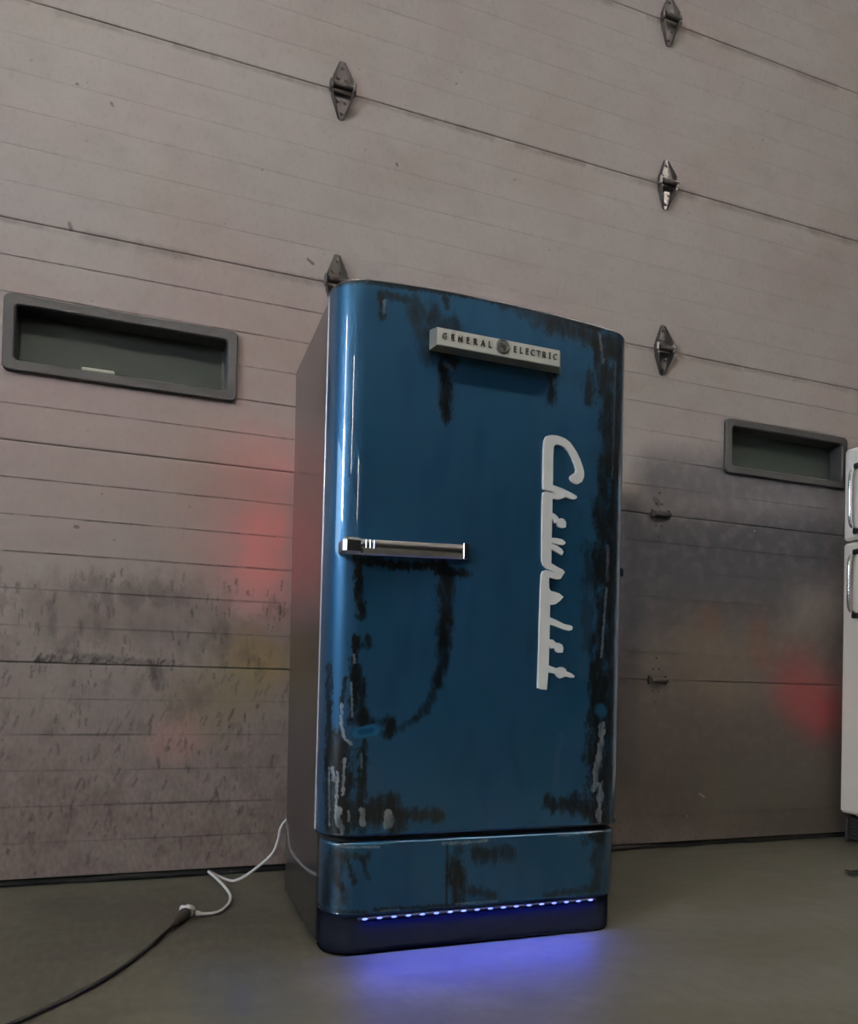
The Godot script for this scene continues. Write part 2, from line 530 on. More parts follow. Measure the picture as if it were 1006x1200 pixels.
func door_texture() -> ImageTexture:
	# old off-white paint: yellowing, overspray from years of painting, scuffs, dirt and some painted shade; x -0.7..3.1, y 0..3.7
	var grime := Canvas.new(1520, 1480, Vector2(-0.7, 0.0), Vector2(3.8, 3.7), true, Color(0.71, 0.67, 0.645), 11)
	grime.ink = INK
	grime.patchy = 0.22
	grime.patch = Vector2(0.07, 0.06)
	grime.mottle(0.7, 0.5, 0.22, Color(0.62, 0.56, 0.50), 0.1, 21)
	grime.mottle(0.45, 0.4, 0.25, Color(0.67, 0.57, 0.57), 0.0, 22)
	grime.mottle(0.14, 0.10, 0.10, Color(0.52, 0.50, 0.45), 0.0, 23)
	grime.mottle(0.02, 0.03, 0.10, Color(0.45, 0.41, 0.38), -0.1, 24)
	# darker towards the floor: dirt, plus low shade painted into the colour
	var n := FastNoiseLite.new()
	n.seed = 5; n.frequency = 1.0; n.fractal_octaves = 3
	var dirt_and_shade := Color(0.355, 0.305, 0.28)
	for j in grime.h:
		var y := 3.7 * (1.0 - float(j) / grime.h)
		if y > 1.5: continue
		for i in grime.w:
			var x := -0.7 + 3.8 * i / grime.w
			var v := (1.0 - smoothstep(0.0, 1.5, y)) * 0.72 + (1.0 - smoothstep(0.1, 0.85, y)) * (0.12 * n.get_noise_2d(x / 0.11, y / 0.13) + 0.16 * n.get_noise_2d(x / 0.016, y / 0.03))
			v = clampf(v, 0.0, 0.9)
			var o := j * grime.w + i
			for k in 3: grime.c[k][o] += (dirt_and_shade[k] - grime.c[k][o]) * v
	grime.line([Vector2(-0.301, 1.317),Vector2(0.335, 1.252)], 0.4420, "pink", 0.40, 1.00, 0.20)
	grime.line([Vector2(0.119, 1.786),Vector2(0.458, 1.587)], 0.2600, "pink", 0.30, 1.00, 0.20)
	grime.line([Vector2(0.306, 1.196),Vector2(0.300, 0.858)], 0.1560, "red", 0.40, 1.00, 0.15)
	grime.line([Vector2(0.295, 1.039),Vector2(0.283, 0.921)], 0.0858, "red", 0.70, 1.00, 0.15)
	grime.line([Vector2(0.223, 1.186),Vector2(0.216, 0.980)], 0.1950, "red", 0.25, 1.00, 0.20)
	grime.line([Vector2(0.251, 0.624),Vector2(0.252, 0.598)], 0.1430, "olive", 0.60, 1.00, 0.30)
	grime.line([Vector2(0.265, 0.663),Vector2(0.306, 0.638)], 0.0780, "yellow", 0.45, 1.00, 0.30)
	grime.line([Vector2(0.119, 0.519),Vector2(0.144, 0.495)], 0.1170, "olive", 0.40, 1.00, 0.30)
	grime.line([Vector2(0.039, 0.399),Vector2(0.067, 0.414)], 0.0780, "red", 0.20, 1.00, 0.40)
	grime.line([Vector2(0.112, 1.174),Vector2(0.210, 1.180)], 0.1170, "green", 0.12, 1.00, 0.40)
	grime.line([Vector2(-0.284, 0.749),Vector2(0.099, 0.782)], 0.1170, "dirt_and_shade", 0.35, 1.00, 0.80)
	grime.line([Vector2(-0.016, 0.702),Vector2(0.350, 0.718)], 0.0780, "dirt_and_shade", 0.25, 1.00, 0.80)
	grime.line([Vector2(-0.018, 0.621),Vector2(-0.010, 0.579)], 0.0130, "soot", 0.50, 1.00, 1.40)
	grime.line([Vector2(-0.004, 0.596),Vector2(0.002, 0.562)], 0.0182, "soot", 0.35, 1.00, 1.40)
	grime.line([Vector2(-0.285, 0.785),Vector2(-0.278, 0.690)], 0.0117, "soot", 0.25, 1.00, 1.40)
	grime.line([Vector2(-0.200, 0.826),Vector2(0.027, 0.815)], 0.0390, "soot", 0.20, 1.00, 1.40)
	grime.line([Vector2(-0.260, 0.649),Vector2(-0.172, 0.635),Vector2(-0.014, 0.621)], 0.0117, "soot", 0.30, 1.00, 1.40)
	grime.line([Vector2(-0.177, 0.803),Vector2(-0.163, 0.707)], 0.0104, "soot", 0.15, 1.00, 1.40)
	grime.line([Vector2(1.698, 1.354),Vector2(2.513, 1.447)], 0.1170, "navy", 0.55, 1.00, 0.05)  # dark overspray; navy deepened to paint in shade beside the refrigerator
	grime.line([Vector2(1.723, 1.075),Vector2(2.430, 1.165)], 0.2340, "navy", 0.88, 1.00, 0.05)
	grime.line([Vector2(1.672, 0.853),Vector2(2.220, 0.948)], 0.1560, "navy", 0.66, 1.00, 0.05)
	grime.line([Vector2(1.584, 1.218),Vector2(1.594, 0.297)], 0.0780, "navy", 0.72, 1.00, 0.05)  # shade along the refrigerator's right side, painted into the door colour
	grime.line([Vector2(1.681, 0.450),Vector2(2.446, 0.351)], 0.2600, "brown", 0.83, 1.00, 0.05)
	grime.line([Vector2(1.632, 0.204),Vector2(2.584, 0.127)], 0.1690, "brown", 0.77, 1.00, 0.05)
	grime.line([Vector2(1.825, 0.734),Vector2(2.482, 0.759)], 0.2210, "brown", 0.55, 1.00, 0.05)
	grime.line([Vector2(2.375, 0.620),Vector2(2.486, 0.538)], 0.1690, "deepred", 0.50, 1.00, 0.15)
	grime.line([Vector2(2.390, 0.553),Vector2(2.487, 0.504)], 0.1170, "deepred", 0.40, 1.00, 0.15)
	grime.line([Vector2(2.172, 0.813),Vector2(2.191, 0.715)], 0.0650, "orange", 0.30, 1.00, 0.30)
	grime.line([Vector2(1.938, 0.867),Vector2(1.958, 0.820)], 0.0520, "orange", 0.25, 1.00, 0.40)
	grime.line([Vector2(1.902, 0.737),Vector2(2.022, 0.612)], 0.1430, "olive", 0.30, 1.00, 0.30)
	grime.line([Vector2(2.031, 0.193),Vector2(2.583, 0.162)], 0.1560, "green", 0.25, 1.00, 0.40)
	grime.line([Vector2(1.692, 1.275),Vector2(1.707, 1.261)], 0.0130, "soot", 0.50, 0.70, 0.80)
	grime.line([Vector2(2.148, 1.201),Vector2(2.152, 1.201)], 0.0032, "pale", 0.50, 0.50, 0.30)
	grime.line([Vector2(1.913, 0.197),Vector2(1.937, 0.183)], 0.0039, "pale", 0.40, 0.50, 0.80)
	grime.line([Vector2(1.857, 0.119),Vector2(1.861, 0.113)], 0.0039, "pale", 0.30, 0.50, 0.80)
	grime.line([Vector2(1.915, 1.912),Vector2(2.119, 1.799)], 0.0078, "pale", 0.20, 0.80, 0.80)
	grime.line([Vector2(-0.264, 2.244),Vector2(-0.262, 2.243)], 0.0039, "soot", 0.50, 0.60, 0.60)
	grime.line([Vector2(-0.173, 2.214),Vector2(-0.170, 2.208)], 0.0039, "soot", 0.50, 0.60, 0.60)
	grime.line([Vector2(0.399, 1.886),Vector2(0.415, 1.876)], 0.0052, "soot", 0.50, 0.60, 0.60)
	grime.line([Vector2(-0.270, 1.845),Vector2(-0.265, 1.832)], 0.0065, "soot", 0.40, 0.80, 0.90)
	grime.line([Vector2(0.677, 2.257),Vector2(0.680, 2.252)], 0.0039, "soot", 0.50, 0.60, 0.60)
	grime.line([Vector2(-0.231, 0.998),Vector2(-0.223, 0.997)], 0.0052, "soot", 0.40, 0.70, 0.60)
	var rng := RandomNumberGenerator.new()
	rng.seed = 77
	grime.patchy = 0.5
	# slanting scratches and drips left by years of knocks, in clusters, thickest low down on the left
	var cl := FastNoiseLite.new()
	cl.seed = 9; cl.frequency = 1.0
	for k in 1350:
		var x := rng.randf_range(-0.6, 0.4)
		var y := rng.randf_range(0.03, 0.62) if k < 950 else rng.randf_range(0.61, 0.87)
		if cl.get_noise_2d(x / 0.12, y / 0.1) < rng.randf_range(-0.5, 0.5): continue
		var l := rng.randf_range(0.006, 0.032)
		var lean := rng.randf_range(-0.1, 0.6) if k < 950 else rng.randf_range(-0.15, 0.15)
		grime.line([Vector2(x, y), Vector2(x + l * lean, y + l)], rng.randf_range(0.0015, 0.005), "soot", rng.randf_range(0.08, 0.42), 1.0, 1.3)
	for k in 110:
		var x := rng.randf_range(-0.6, 0.4)
		var y := rng.randf_range(0.05, 0.85)
		grime.line([Vector2(x, y), Vector2(x + rng.randf_range(-0.01, 0.03), y + rng.randf_range(0.0, 0.06))], rng.randf_range(0.005, 0.028), "dirt_and_shade", rng.randf_range(0.1, 0.4), 1.0, 1.4)
	for k in 60:
		var x := -0.32 + 0.5 * rng.randf() * rng.randf()
		grime.line([Vector2(x, 0.617 + rng.randf_range(-0.004, 0.01)), Vector2(x + rng.randf_range(0.002, 0.02), 0.62 + rng.randf_range(0.0, 0.02))], rng.randf_range(0.0012, 0.004), "soot", rng.randf_range(0.2, 0.6), 0.8, 1.2)
	for k in 120:
		var x := rng.randf_range(-0.6, 3.0)
		var y := rng.randf_range(0.1, 3.4)
		grime.line([Vector2(x, y), Vector2(x + 0.003, y + 0.002)], rng.randf_range(0.0015, 0.003), "dirt_and_shade", rng.randf_range(0.2, 0.6), 0.8, 0.8)
	# thin broken dark lines along the grooves
	for k in 3:
		for i in 5:
			var y := lerpf(JOINTS[k], JOINTS[k + 1], (i + 1) / 6.0)
			for j in 14:
				var x := -0.7 + 1.15 * (j + rng.randf()) / 14.0
				grime.line([Vector2(x, y), Vector2(x + rng.randf_range(0.05, 0.2), y)], 0.0022, "soot", rng.randf_range(0.08, 0.26), 0.9, 0.5)
	# soot drawn out below the upper joints
	for y in [3.045, 2.432, 1.82]:
		for k in 26:
			var x := -0.7 + 3.8 * (k + rng.randf()) / 26.0
			grime.line([Vector2(x, y), Vector2(x + rng.randf_range(0.1, 0.3), y)], rng.randf_range(0.008, 0.022), "dirt_and_shade", rng.randf_range(0.05, 0.22), 1.0, 0.6)
	return grime.texture()

func paint_texture() -> ImageTexture:
	# blue paint over black, rubbed through at edges and under the fittings; s 0.2..1.2 along the sheet, height 0..1.5
	var paint := Canvas.new(820, 1230, Vector2(0.2, 0.0), Vector2(1.0, 1.5), true, Color(0.145, 0.322, 0.455), 31)
	paint.ink = INK
	paint.mottle(0.25, 0.5, 0.35, Color(0.085, 0.33, 0.43), 0.0, 41)
	paint.mottle(0.10, 0.35, 0.35, Color(0.06, 0.24, 0.38), -0.05, 42)
	paint.mottle(0.02, 0.12, 0.12, Color(0.12, 0.33, 0.42), -0.1, 43)
	paint.line([Vector2(0.327, 1.447),Vector2(0.417, 1.449),Vector2(0.658, 1.466),Vector2(0.832, 1.462),Vector2(0.971, 1.449)], 0.0076, "black", 0.90, 0.80, 0.95)
	paint.line([Vector2(0.431, 1.426),Vector2(0.435, 1.376)], 0.0087, "black", 0.95, 0.80, 1.05)
	paint.line([Vector2(0.447, 1.427),Vector2(0.492, 1.425)], 0.0109, "black", 0.70, 1.00, 1.05)
	paint.line([Vector2(0.439, 1.414),Vector2(0.438, 1.388)], 0.0039, "grey", 0.70, 0.50, 0.80)
	paint.line([Vector2(0.520, 1.400),Vector2(0.587, 1.380)], 0.0328, "black", 0.70, 1.00, 1.25)
	paint.line([Vector2(0.580, 1.445),Vector2(0.584, 1.427)], 0.0087, "black", 0.80, 1.00, 1.25)
	paint.line([Vector2(0.537, 1.351),Vector2(0.548, 1.315)], 0.0262, "black", 0.50, 1.00, 1.25)
	paint.line([Vector2(0.579, 1.292),Vector2(0.585, 1.235),Vector2(0.590, 1.182)], 0.0164, "black", 0.95, 0.80, 0.85)
	paint.line([Vector2(0.569, 1.319),Vector2(0.600, 1.305)], 0.0197, "black", 0.70, 1.00, 1.05)
	paint.line([Vector2(0.583, 1.300),Vector2(0.600, 1.291)], 0.0078, "grey", 0.35, 0.80, 0.80)
	paint.line([Vector2(0.852, 1.316),Vector2(0.851, 1.255)], 0.0142, "black", 0.80, 1.00, 0.95)
	paint.line([Vector2(0.849, 1.316),Vector2(0.859, 1.301)], 0.0068, "grey", 0.30, 0.80, 0.80)
	paint.line([Vector2(0.732, 1.471),Vector2(0.844, 1.440)], 0.0240, "black", 0.60, 1.00, 1.25)
	paint.line([Vector2(0.851, 1.437),Vector2(0.948, 1.430),Vector2(1.026, 1.407)], 0.0328, "black", 0.85, 1.00, 1.15)
	paint.line([Vector2(0.982, 1.409),Vector2(1.004, 1.278),Vector2(1.017, 1.134)], 0.0240, "black", 0.95, 0.90, 1.15)
	paint.line([Vector2(1.007, 1.133),Vector2(0.996, 1.008),Vector2(0.995, 0.843)], 0.0240, "black", 0.90, 0.90, 1.15)
	paint.line([Vector2(0.950, 1.332),Vector2(0.956, 1.271)], 0.0153, "black", 0.80, 1.00, 1.25)
	paint.line([Vector2(1.012, 0.927),Vector2(1.006, 0.762),Vector2(0.991, 0.597)], 0.0240, "black", 0.90, 0.90, 1.25)
	paint.line([Vector2(0.996, 0.597),Vector2(0.995, 0.434),Vector2(1.000, 0.234)], 0.0284, "black", 0.95, 0.80, 1.25)
	paint.line([Vector2(0.960, 0.923),Vector2(0.961, 0.678)], 0.0175, "black", 0.50, 1.00, 1.25)
	paint.line([Vector2(0.405, 0.847),Vector2(0.492, 0.839),Vector2(0.591, 0.850)], 0.0109, "black", 0.90, 0.80, 1.25)
	paint.line([Vector2(0.583, 0.836),Vector2(0.645, 0.833)], 0.0120, "black", 0.85, 0.90, 1.15)
	paint.line([Vector2(0.600, 0.831),Vector2(0.599, 0.759),Vector2(0.599, 0.679)], 0.0207, "black", 0.95, 0.70, 0.75)
	paint.line([Vector2(0.599, 0.679),Vector2(0.593, 0.626),Vector2(0.586, 0.588)], 0.0164, "black", 0.75, 0.90, 0.85)
	paint.line([Vector2(0.582, 0.588),Vector2(0.569, 0.546),Vector2(0.536, 0.508)], 0.0120, "black", 0.55, 1.00, 1.05)
	paint.line([Vector2(0.536, 0.508),Vector2(0.491, 0.482)], 0.0087, "black", 0.40, 1.00, 1.05)
	paint.line([Vector2(0.394, 0.846),Vector2(0.400, 0.766),Vector2(0.407, 0.726)], 0.0109, "black", 0.95, 0.70, 1.05)
	paint.line([Vector2(0.395, 0.678),Vector2(0.394, 0.620),Vector2(0.393, 0.529)], 0.0098, "black", 0.95, 0.70, 1.15)
	paint.line([Vector2(0.400, 0.611),Vector2(0.416, 0.515)], 0.0131, "black", 0.95, 0.80, 1.15)
	paint.line([Vector2(0.421, 0.677),Vector2(0.419, 0.666)], 0.0109, "black", 0.90, 0.90, 1.15)
	paint.line([Vector2(0.399, 0.507),Vector2(0.435, 0.500)], 0.0175, "black", 0.90, 0.80, 1.15)
	paint.line([Vector2(0.473, 0.500),Vector2(0.472, 0.478)], 0.0164, "black", 0.95, 0.70, 0.95)
	paint.line([Vector2(0.375, 0.592),Vector2(0.368, 0.528)], 0.0055, "black", 0.80, 0.80, 0.95)
	paint.line([Vector2(0.336, 0.619),Vector2(0.345, 0.273)], 0.0098, "black", 0.80, 0.90, 1.45)
	paint.line([Vector2(0.370, 0.429),Vector2(0.371, 0.266)], 0.0284, "black", 0.80, 1.00, 1.25)
	paint.line([Vector2(0.341, 0.473),Vector2(0.348, 0.264)], 0.0153, "black", 0.90, 1.00, 1.25)
	paint.line([Vector2(0.364, 0.459),Vector2(0.373, 0.347),Vector2(0.379, 0.266)], 0.0240, "black", 0.95, 0.80, 1.45)
	paint.line([Vector2(0.418, 0.453),Vector2(0.418, 0.293)], 0.0109, "black", 0.90, 0.80, 1.35)
	paint.line([Vector2(0.374, 0.302),Vector2(0.448, 0.295),Vector2(0.491, 0.290)], 0.0393, "black", 0.95, 0.90, 1.25)
	paint.line([Vector2(0.487, 0.299),Vector2(0.605, 0.293)], 0.0164, "black", 0.85, 1.00, 1.05)
	paint.line([Vector2(0.447, 0.332),Vector2(0.486, 0.334)], 0.0153, "black", 0.50, 1.00, 1.25)
	paint.line([Vector2(0.872, 0.311),Vector2(0.970, 0.296)], 0.0197, "black", 0.80, 1.00, 1.25)
	paint.line([Vector2(0.933, 0.325),Vector2(0.980, 0.292)], 0.0153, "black", 0.70, 1.00, 1.25)
	paint.line([Vector2(1.032, 1.388),Vector2(1.030, 1.137),Vector2(1.030, 0.846)], 0.0218, "black", 0.85, 0.90, 0.95)
	paint.line([Vector2(1.027, 0.845),Vector2(1.028, 0.598),Vector2(1.032, 0.259)], 0.0197, "black", 0.80, 0.90, 1.05)
	paint.line([Vector2(0.356, 0.254),Vector2(0.566, 0.248),Vector2(1.024, 0.253)], 0.0055, "black", 0.90, 0.70, 0.85)
	paint.line([Vector2(0.406, 0.476),Vector2(0.443, 0.484)], 0.0136, "oval", 0.90, 0.35, 0.10)
	paint.line([Vector2(0.411, 0.478),Vector2(0.436, 0.482)], 0.0068, "ovaldark", 0.90, 0.50, 0.20)
	paint.line([Vector2(0.369, 0.537),Vector2(0.369, 0.492),Vector2(0.377, 0.463),Vector2(0.392, 0.453)], 0.0039, "grey", 0.85, 0.40, 1.00)
	paint.line([Vector2(0.352, 0.400),Vector2(0.355, 0.373)], 0.0049, "grey", 0.80, 0.40, 1.30)
	paint.line([Vector2(0.364, 0.392),Vector2(0.362, 0.320)], 0.0039, "grey", 0.80, 0.40, 1.30)
	paint.line([Vector2(0.378, 0.420),Vector2(0.376, 0.347)], 0.0039, "grey", 0.80, 0.40, 1.30)
	paint.line([Vector2(0.343, 0.400),Vector2(0.345, 0.277)], 0.0029, "grey", 0.60, 0.40, 1.30)
	paint.line([Vector2(0.366, 0.311),Vector2(0.367, 0.284)], 0.0088, "grey", 0.85, 0.40, 0.90)
	paint.line([Vector2(0.375, 0.275),Vector2(0.377, 0.264)], 0.0058, "grey", 0.70, 0.40, 1.00)
	paint.line([Vector2(0.390, 0.308),Vector2(0.391, 0.290)], 0.0039, "grey", 0.70, 0.40, 1.00)
	paint.line([Vector2(0.420, 0.311),Vector2(0.422, 0.282)], 0.0078, "grey", 0.85, 0.40, 0.80)
	paint.line([Vector2(0.477, 0.300),Vector2(0.479, 0.279)], 0.0117, "grey", 0.85, 0.35, 0.70)
	paint.line([Vector2(0.414, 0.431),Vector2(0.415, 0.402)], 0.0029, "grey", 0.60, 0.50, 0.80)
	paint.line([Vector2(0.388, 0.583),Vector2(0.392, 0.511)], 0.0029, "grey", 0.60, 0.50, 0.80)
	paint.line([Vector2(0.392, 0.642),Vector2(0.394, 0.627)], 0.0039, "grey", 0.60, 0.50, 0.90)
	paint.line([Vector2(0.360, 0.260),Vector2(0.379, 0.259)], 0.0019, "grey", 0.60, 0.40, 0.90)
	paint.line([Vector2(0.461, 0.256),Vector2(0.472, 0.256)], 0.0019, "grey", 0.50, 0.40, 0.90)
	paint.line([Vector2(1.010, 0.495),Vector2(1.000, 0.413),Vector2(0.988, 0.342)], 0.0088, "grey", 0.75, 0.40, 1.10)
	paint.line([Vector2(1.007, 0.352),Vector2(1.006, 0.270)], 0.0088, "grey", 0.70, 0.50, 1.30)
	paint.line([Vector2(1.012, 0.824),Vector2(1.002, 0.659)], 0.0039, "grey", 0.60, 0.50, 1.20)
	paint.line([Vector2(1.014, 0.927),Vector2(1.014, 0.844)], 0.0049, "grey", 0.50, 0.60, 1.20)
	paint.line([Vector2(0.979, 1.436),Vector2(0.990, 1.369)], 0.0049, "grey", 0.50, 0.60, 1.20)
	paint.line([Vector2(1.026, 1.376),Vector2(1.023, 1.094)], 0.0039, "grey", 0.40, 0.60, 1.20)
	paint.line([Vector2(1.002, 0.532),Vector2(1.007, 0.526)], 0.0175, "oval", 0.70, 0.50, 0.20)
	paint.line([Vector2(0.897, 0.470),Vector2(0.887, 0.414),Vector2(0.886, 0.359)], 0.0117, "haze", 0.50, 1.00, 0.30)
	paint.line([Vector2(0.963, 0.820),Vector2(0.953, 0.616)], 0.0175, "haze", 0.35, 1.00, 0.50)
	paint.line([Vector2(0.344, 0.240),Vector2(0.376, 0.234),Vector2(0.460, 0.231)], 0.0029, "grey", 0.70, 0.40, 1.10)
	paint.line([Vector2(0.607, 0.231),Vector2(0.658, 0.230),Vector2(0.714, 0.233)], 0.0039, "grey", 0.70, 0.40, 1.10)
	paint.line([Vector2(0.896, 0.235),Vector2(1.019, 0.241)], 0.0029, "grey", 0.50, 0.40, 1.10)
	paint.line([Vector2(0.361, 0.211),Vector2(0.356, 0.129)], 0.0371, "black", 0.60, 1.00, 1.25)
	paint.line([Vector2(0.357, 0.216),Vector2(0.432, 0.210)], 0.0109, "black", 0.60, 1.00, 1.45)
	paint.line([Vector2(0.364, 0.175),Vector2(0.378, 0.146)], 0.0087, "black", 0.85, 0.90, 1.35)
	paint.line([Vector2(0.391, 0.203),Vector2(0.407, 0.157)], 0.0066, "black", 0.70, 0.90, 1.35)
	paint.line([Vector2(0.422, 0.209),Vector2(0.437, 0.164)], 0.0066, "black", 0.60, 0.90, 1.35)
	paint.line([Vector2(0.640, 0.208),Vector2(0.643, 0.104)], 0.0197, "black", 0.90, 0.80, 0.95)
	paint.line([Vector2(0.617, 0.228),Vector2(0.619, 0.093)], 0.0033, "black", 0.80, 0.80, 0.75)
	paint.line([Vector2(0.634, 0.212),Vector2(0.642, 0.204)], 0.0136, "oval", 0.40, 0.70, 0.30)
	paint.line([Vector2(0.694, 0.209),Vector2(0.758, 0.202)], 0.0218, "black", 0.75, 1.00, 1.25)
	paint.line([Vector2(0.675, 0.121),Vector2(0.735, 0.107)], 0.0131, "black", 0.60, 1.00, 1.25)
	paint.line([Vector2(1.012, 0.219),Vector2(1.003, 0.108)], 0.0218, "black", 0.60, 1.00, 1.25)
	paint.line([Vector2(0.866, 0.097),Vector2(1.003, 0.104)], 0.0109, "black", 0.60, 1.00, 1.25)
	paint.line([Vector2(0.454, 0.096),Vector2(0.651, 0.090)], 0.0055, "black", 0.70, 0.90, 1.25)
	paint.line([Vector2(0.361, 0.098),Vector2(0.435, 0.088)], 0.0066, "black", 0.60, 1.00, 1.25)
	paint.line([Vector2(0.469, 0.091),Vector2(0.508, 0.092)], 0.0029, "grey", 0.50, 0.50, 0.90)
	paint.line([Vector2(0.643, 0.094),Vector2(0.746, 0.093)], 0.0029, "grey", 0.50, 0.50, 0.90)
	var rim := []
	for k in 17:
		var x := lerpf(0.25, 1.17, k / 16.0)
		rim.append(Vector2(x, 1.453 + crown(clampf(x, F_X0, F_X1), 1.0)))
	paint.line(rim, 0.0125, "black", 0.97, 0.4, 0.4)
	return paint.texture()

func floor_texture() -> ImageTexture:
	# worn concrete, with shade painted in on the left; x -1.5..4, z -0.3..2.6
	var slab := Canvas.new(1024, 540, Vector2(-1.5, -0.3), Vector2(5.5, 2.9), false, Color(0.325, 0.315, 0.265), 51)
	slab.ink = INK
	slab.mottle(0.6, 0.4, 0.35, Color(0.30, 0.285, 0.25), 0.0, 61)
	slab.mottle(0.25, 0.2, 0.30, Color(0.43, 0.42, 0.40), -0.05, 62)
	slab.mottle(0.05, 0.04, 0.25, Color(0.27, 0.26, 0.23), -0.05, 63)
	slab.mottle(0.015, 0.015, 0.25, Color(0.29, 0.28, 0.26), -0.15, 64)
	slab.line([Vector2(-0.328, 0.782),Vector2(-0.033, 0.345),Vector2(0.138, 0.489)], 0.3630, "floordark", 0.60, 1.00, 0.40)  # lack of light low on the left, painted into the slab colour
	slab.line([Vector2(0.153, 0.759),Vector2(0.168, 0.927)], 0.1210, "floorblue", 0.35, 1.00, 0.50)
	slab.line([Vector2(0.164, 0.848),Vector2(0.157, 0.942)], 0.0264, "floorblue", 0.45, 1.00, 0.60)
	slab.line([Vector2(0.252, 0.350),Vector2(0.270, 0.377)], 0.0154, "floordark", 0.50, 1.00, 0.80)
	slab.line([Vector2(0.253, 0.538),Vector2(0.261, 0.559)], 0.0110, "floordark", 0.50, 1.00, 0.80)
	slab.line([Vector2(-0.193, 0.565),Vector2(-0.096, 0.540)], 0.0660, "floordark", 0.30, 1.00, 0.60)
	slab.line([Vector2(1.308, 0.740),Vector2(1.674, 0.765)], 0.1320, "floorlight", 0.30, 1.00, 0.60)
	slab.line([Vector2(1.079, 1.068),Vector2(1.282, 1.170)], 0.1540, "floorlight", 0.30, 1.00, 0.60)
	slab.line([Vector2(0.323, 0.852),Vector2(0.581, 1.009)], 0.0660, "floorlight", 0.30, 1.00, 0.60)
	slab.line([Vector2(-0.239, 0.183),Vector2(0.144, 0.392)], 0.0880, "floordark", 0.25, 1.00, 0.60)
	slab.line([Vector2(0.809, 0.861),Vector2(0.811, 0.862)], 0.0033, "floordark", 0.50, 0.50, 0.50)
	slab.line([Vector2(0.544, 0.792),Vector2(0.546, 0.793)], 0.0033, "floordark", 0.50, 0.50, 0.50)
	slab.line([Vector2(1.747, 0.073),Vector2(2.146, 0.097)], 0.0220, "floorlight", 0.30, 1.00, 0.60)
	return slab.texture()

# ------------------------------------------------------------------ setting
func build_room() -> void:
	var x0 := -9.0; var x1 := 7.0; var z1 := 16.0
	var st := begin()
	flat_quad(st, Vector3(x0, 0, -0.3), Vector3(x1, 0, -0.3), Vector3(x1, 0, z1), Vector3(x0, 0, z1), Vector3.UP, [Vector2((x0 + 1.5) / 5.5, 0.0), Vector2((x1 + 1.5) / 5.5, 0.0), Vector2((x1 + 1.5) / 5.5, (z1 + 0.3) / 2.9), Vector2((x0 + 1.5) / 5.5, (z1 + 0.3) / 2.9)])
	cbox(st, Vector3((x0 + x1) / 2, -0.15, (z1 - 0.3) / 2), Vector3(x1 - x0 + 0.4, 0.298, z1 + 0.5), 0.001)
	structure(part("floor", st, M.concrete), "worn grey-brown concrete floor with stains in front of the overhead door")
	for w in [["wall_left", Vector3(x0 - 0.1, CEIL / 2, z1 / 2), Vector3(0.2, CEIL, z1 + 0.6)], ["wall_right", Vector3(x1 + 0.1, CEIL / 2, z1 / 2), Vector3(0.2, CEIL, z1 + 0.6)], ["wall_front", Vector3((x0 + x1) / 2, CEIL / 2, z1 + 0.1), Vector3(x1 - x0, CEIL, 0.2)]]:
		st = begin()
		cbox(st, w[1], w[2], 0.002)
		structure(part(w[0], st, M.shop_wall), "plain grey workshop wall, " + String(w[0]).replace("_", " "))
	st = begin()
	cbox(st, Vector3((x0 + x1) / 2, CEIL + 0.1, z1 / 2), Vector3(x1 - x0 + 0.4, 0.2, z1 + 0.6), 0.002)
	structure(part("ceiling", st, M.shop_ceiling), "high grey workshop ceiling above the overhead door")
	var glow_panel := Node3D.new()
	glow_panel.name = "window_3"  # unseen glowing panel, added to brighten the refrigerator's left corner
	add_child(glow_panel)
	structure(glow_panel, "small added glowing fill panel high on the left workshop wall")
	st = begin()
	cbox(st, Vector3(-8.96, 3.9, 5.8), Vector3(0.02, 1.5, 1.0), 0.002)
	part("pane", st, M.fill_glow, glow_panel)
	st = begin()
	for e in [3.1, 4.7]: cbox(st, Vector3(-8.93, e, 5.8), Vector3(0.14, 0.1, 1.2), 0.01)
	for k in 2: cbox(st, Vector3(-8.93, 3.9, 5.25 + k * 1.1), Vector3(0.14, 1.7, 0.1), 0.01)
	part("frame", st, M.shop_wall, glow_panel)
	glow_panel = Node3D.new()
	glow_panel.name = "window_4"  # second unseen panel, added for a broader glow on that corner
	add_child(glow_panel)
	structure(glow_panel, "wide dim added fill panel on the left workshop wall near the overhead door")
	st = begin()
	cbox(st, Vector3(-8.96, 3.2, 3.2), Vector3(0.02, 1.6, 3.6), 0.002)
	part("pane", st, M.fill_glow_dim, glow_panel)
	st = begin()
	for e in [2.35, 4.05]: cbox(st, Vector3(-8.93, e, 3.2), Vector3(0.14, 0.1, 3.8), 0.01)
	for k in 2: cbox(st, Vector3(-8.93, 3.2, 1.35 + k * 3.7), Vector3(0.14, 1.8, 0.1), 0.01)
	part("frame", st, M.shop_wall, glow_panel)
	st = begin()
	var top: float = JOINTS[-1]
	cbox(st, Vector3((x0 + DOOR_X0) / 2, CEIL / 2, -0.13), Vector3(DOOR_X0 - x0, CEIL, 0.22), 0.002)
	cbox(st, Vector3((x1 + DOOR_X1) / 2, CEIL / 2, -0.13), Vector3(x1 - DOOR_X1, CEIL, 0.22), 0.002)
	cbox(st, Vector3((DOOR_X0 + DOOR_X1) / 2, (CEIL + top) / 2, -0.13), Vector3(DOOR_X1 - DOOR_X0, CEIL - top, 0.22), 0.002)
	structure(part("wall_back", st, M.shop_wall), "grey workshop wall around the overhead door")

func duv(v: Vector3) -> Vector2: return Vector2((v.x + 0.7) / 3.8, 1.0 - v.y / 3.7)

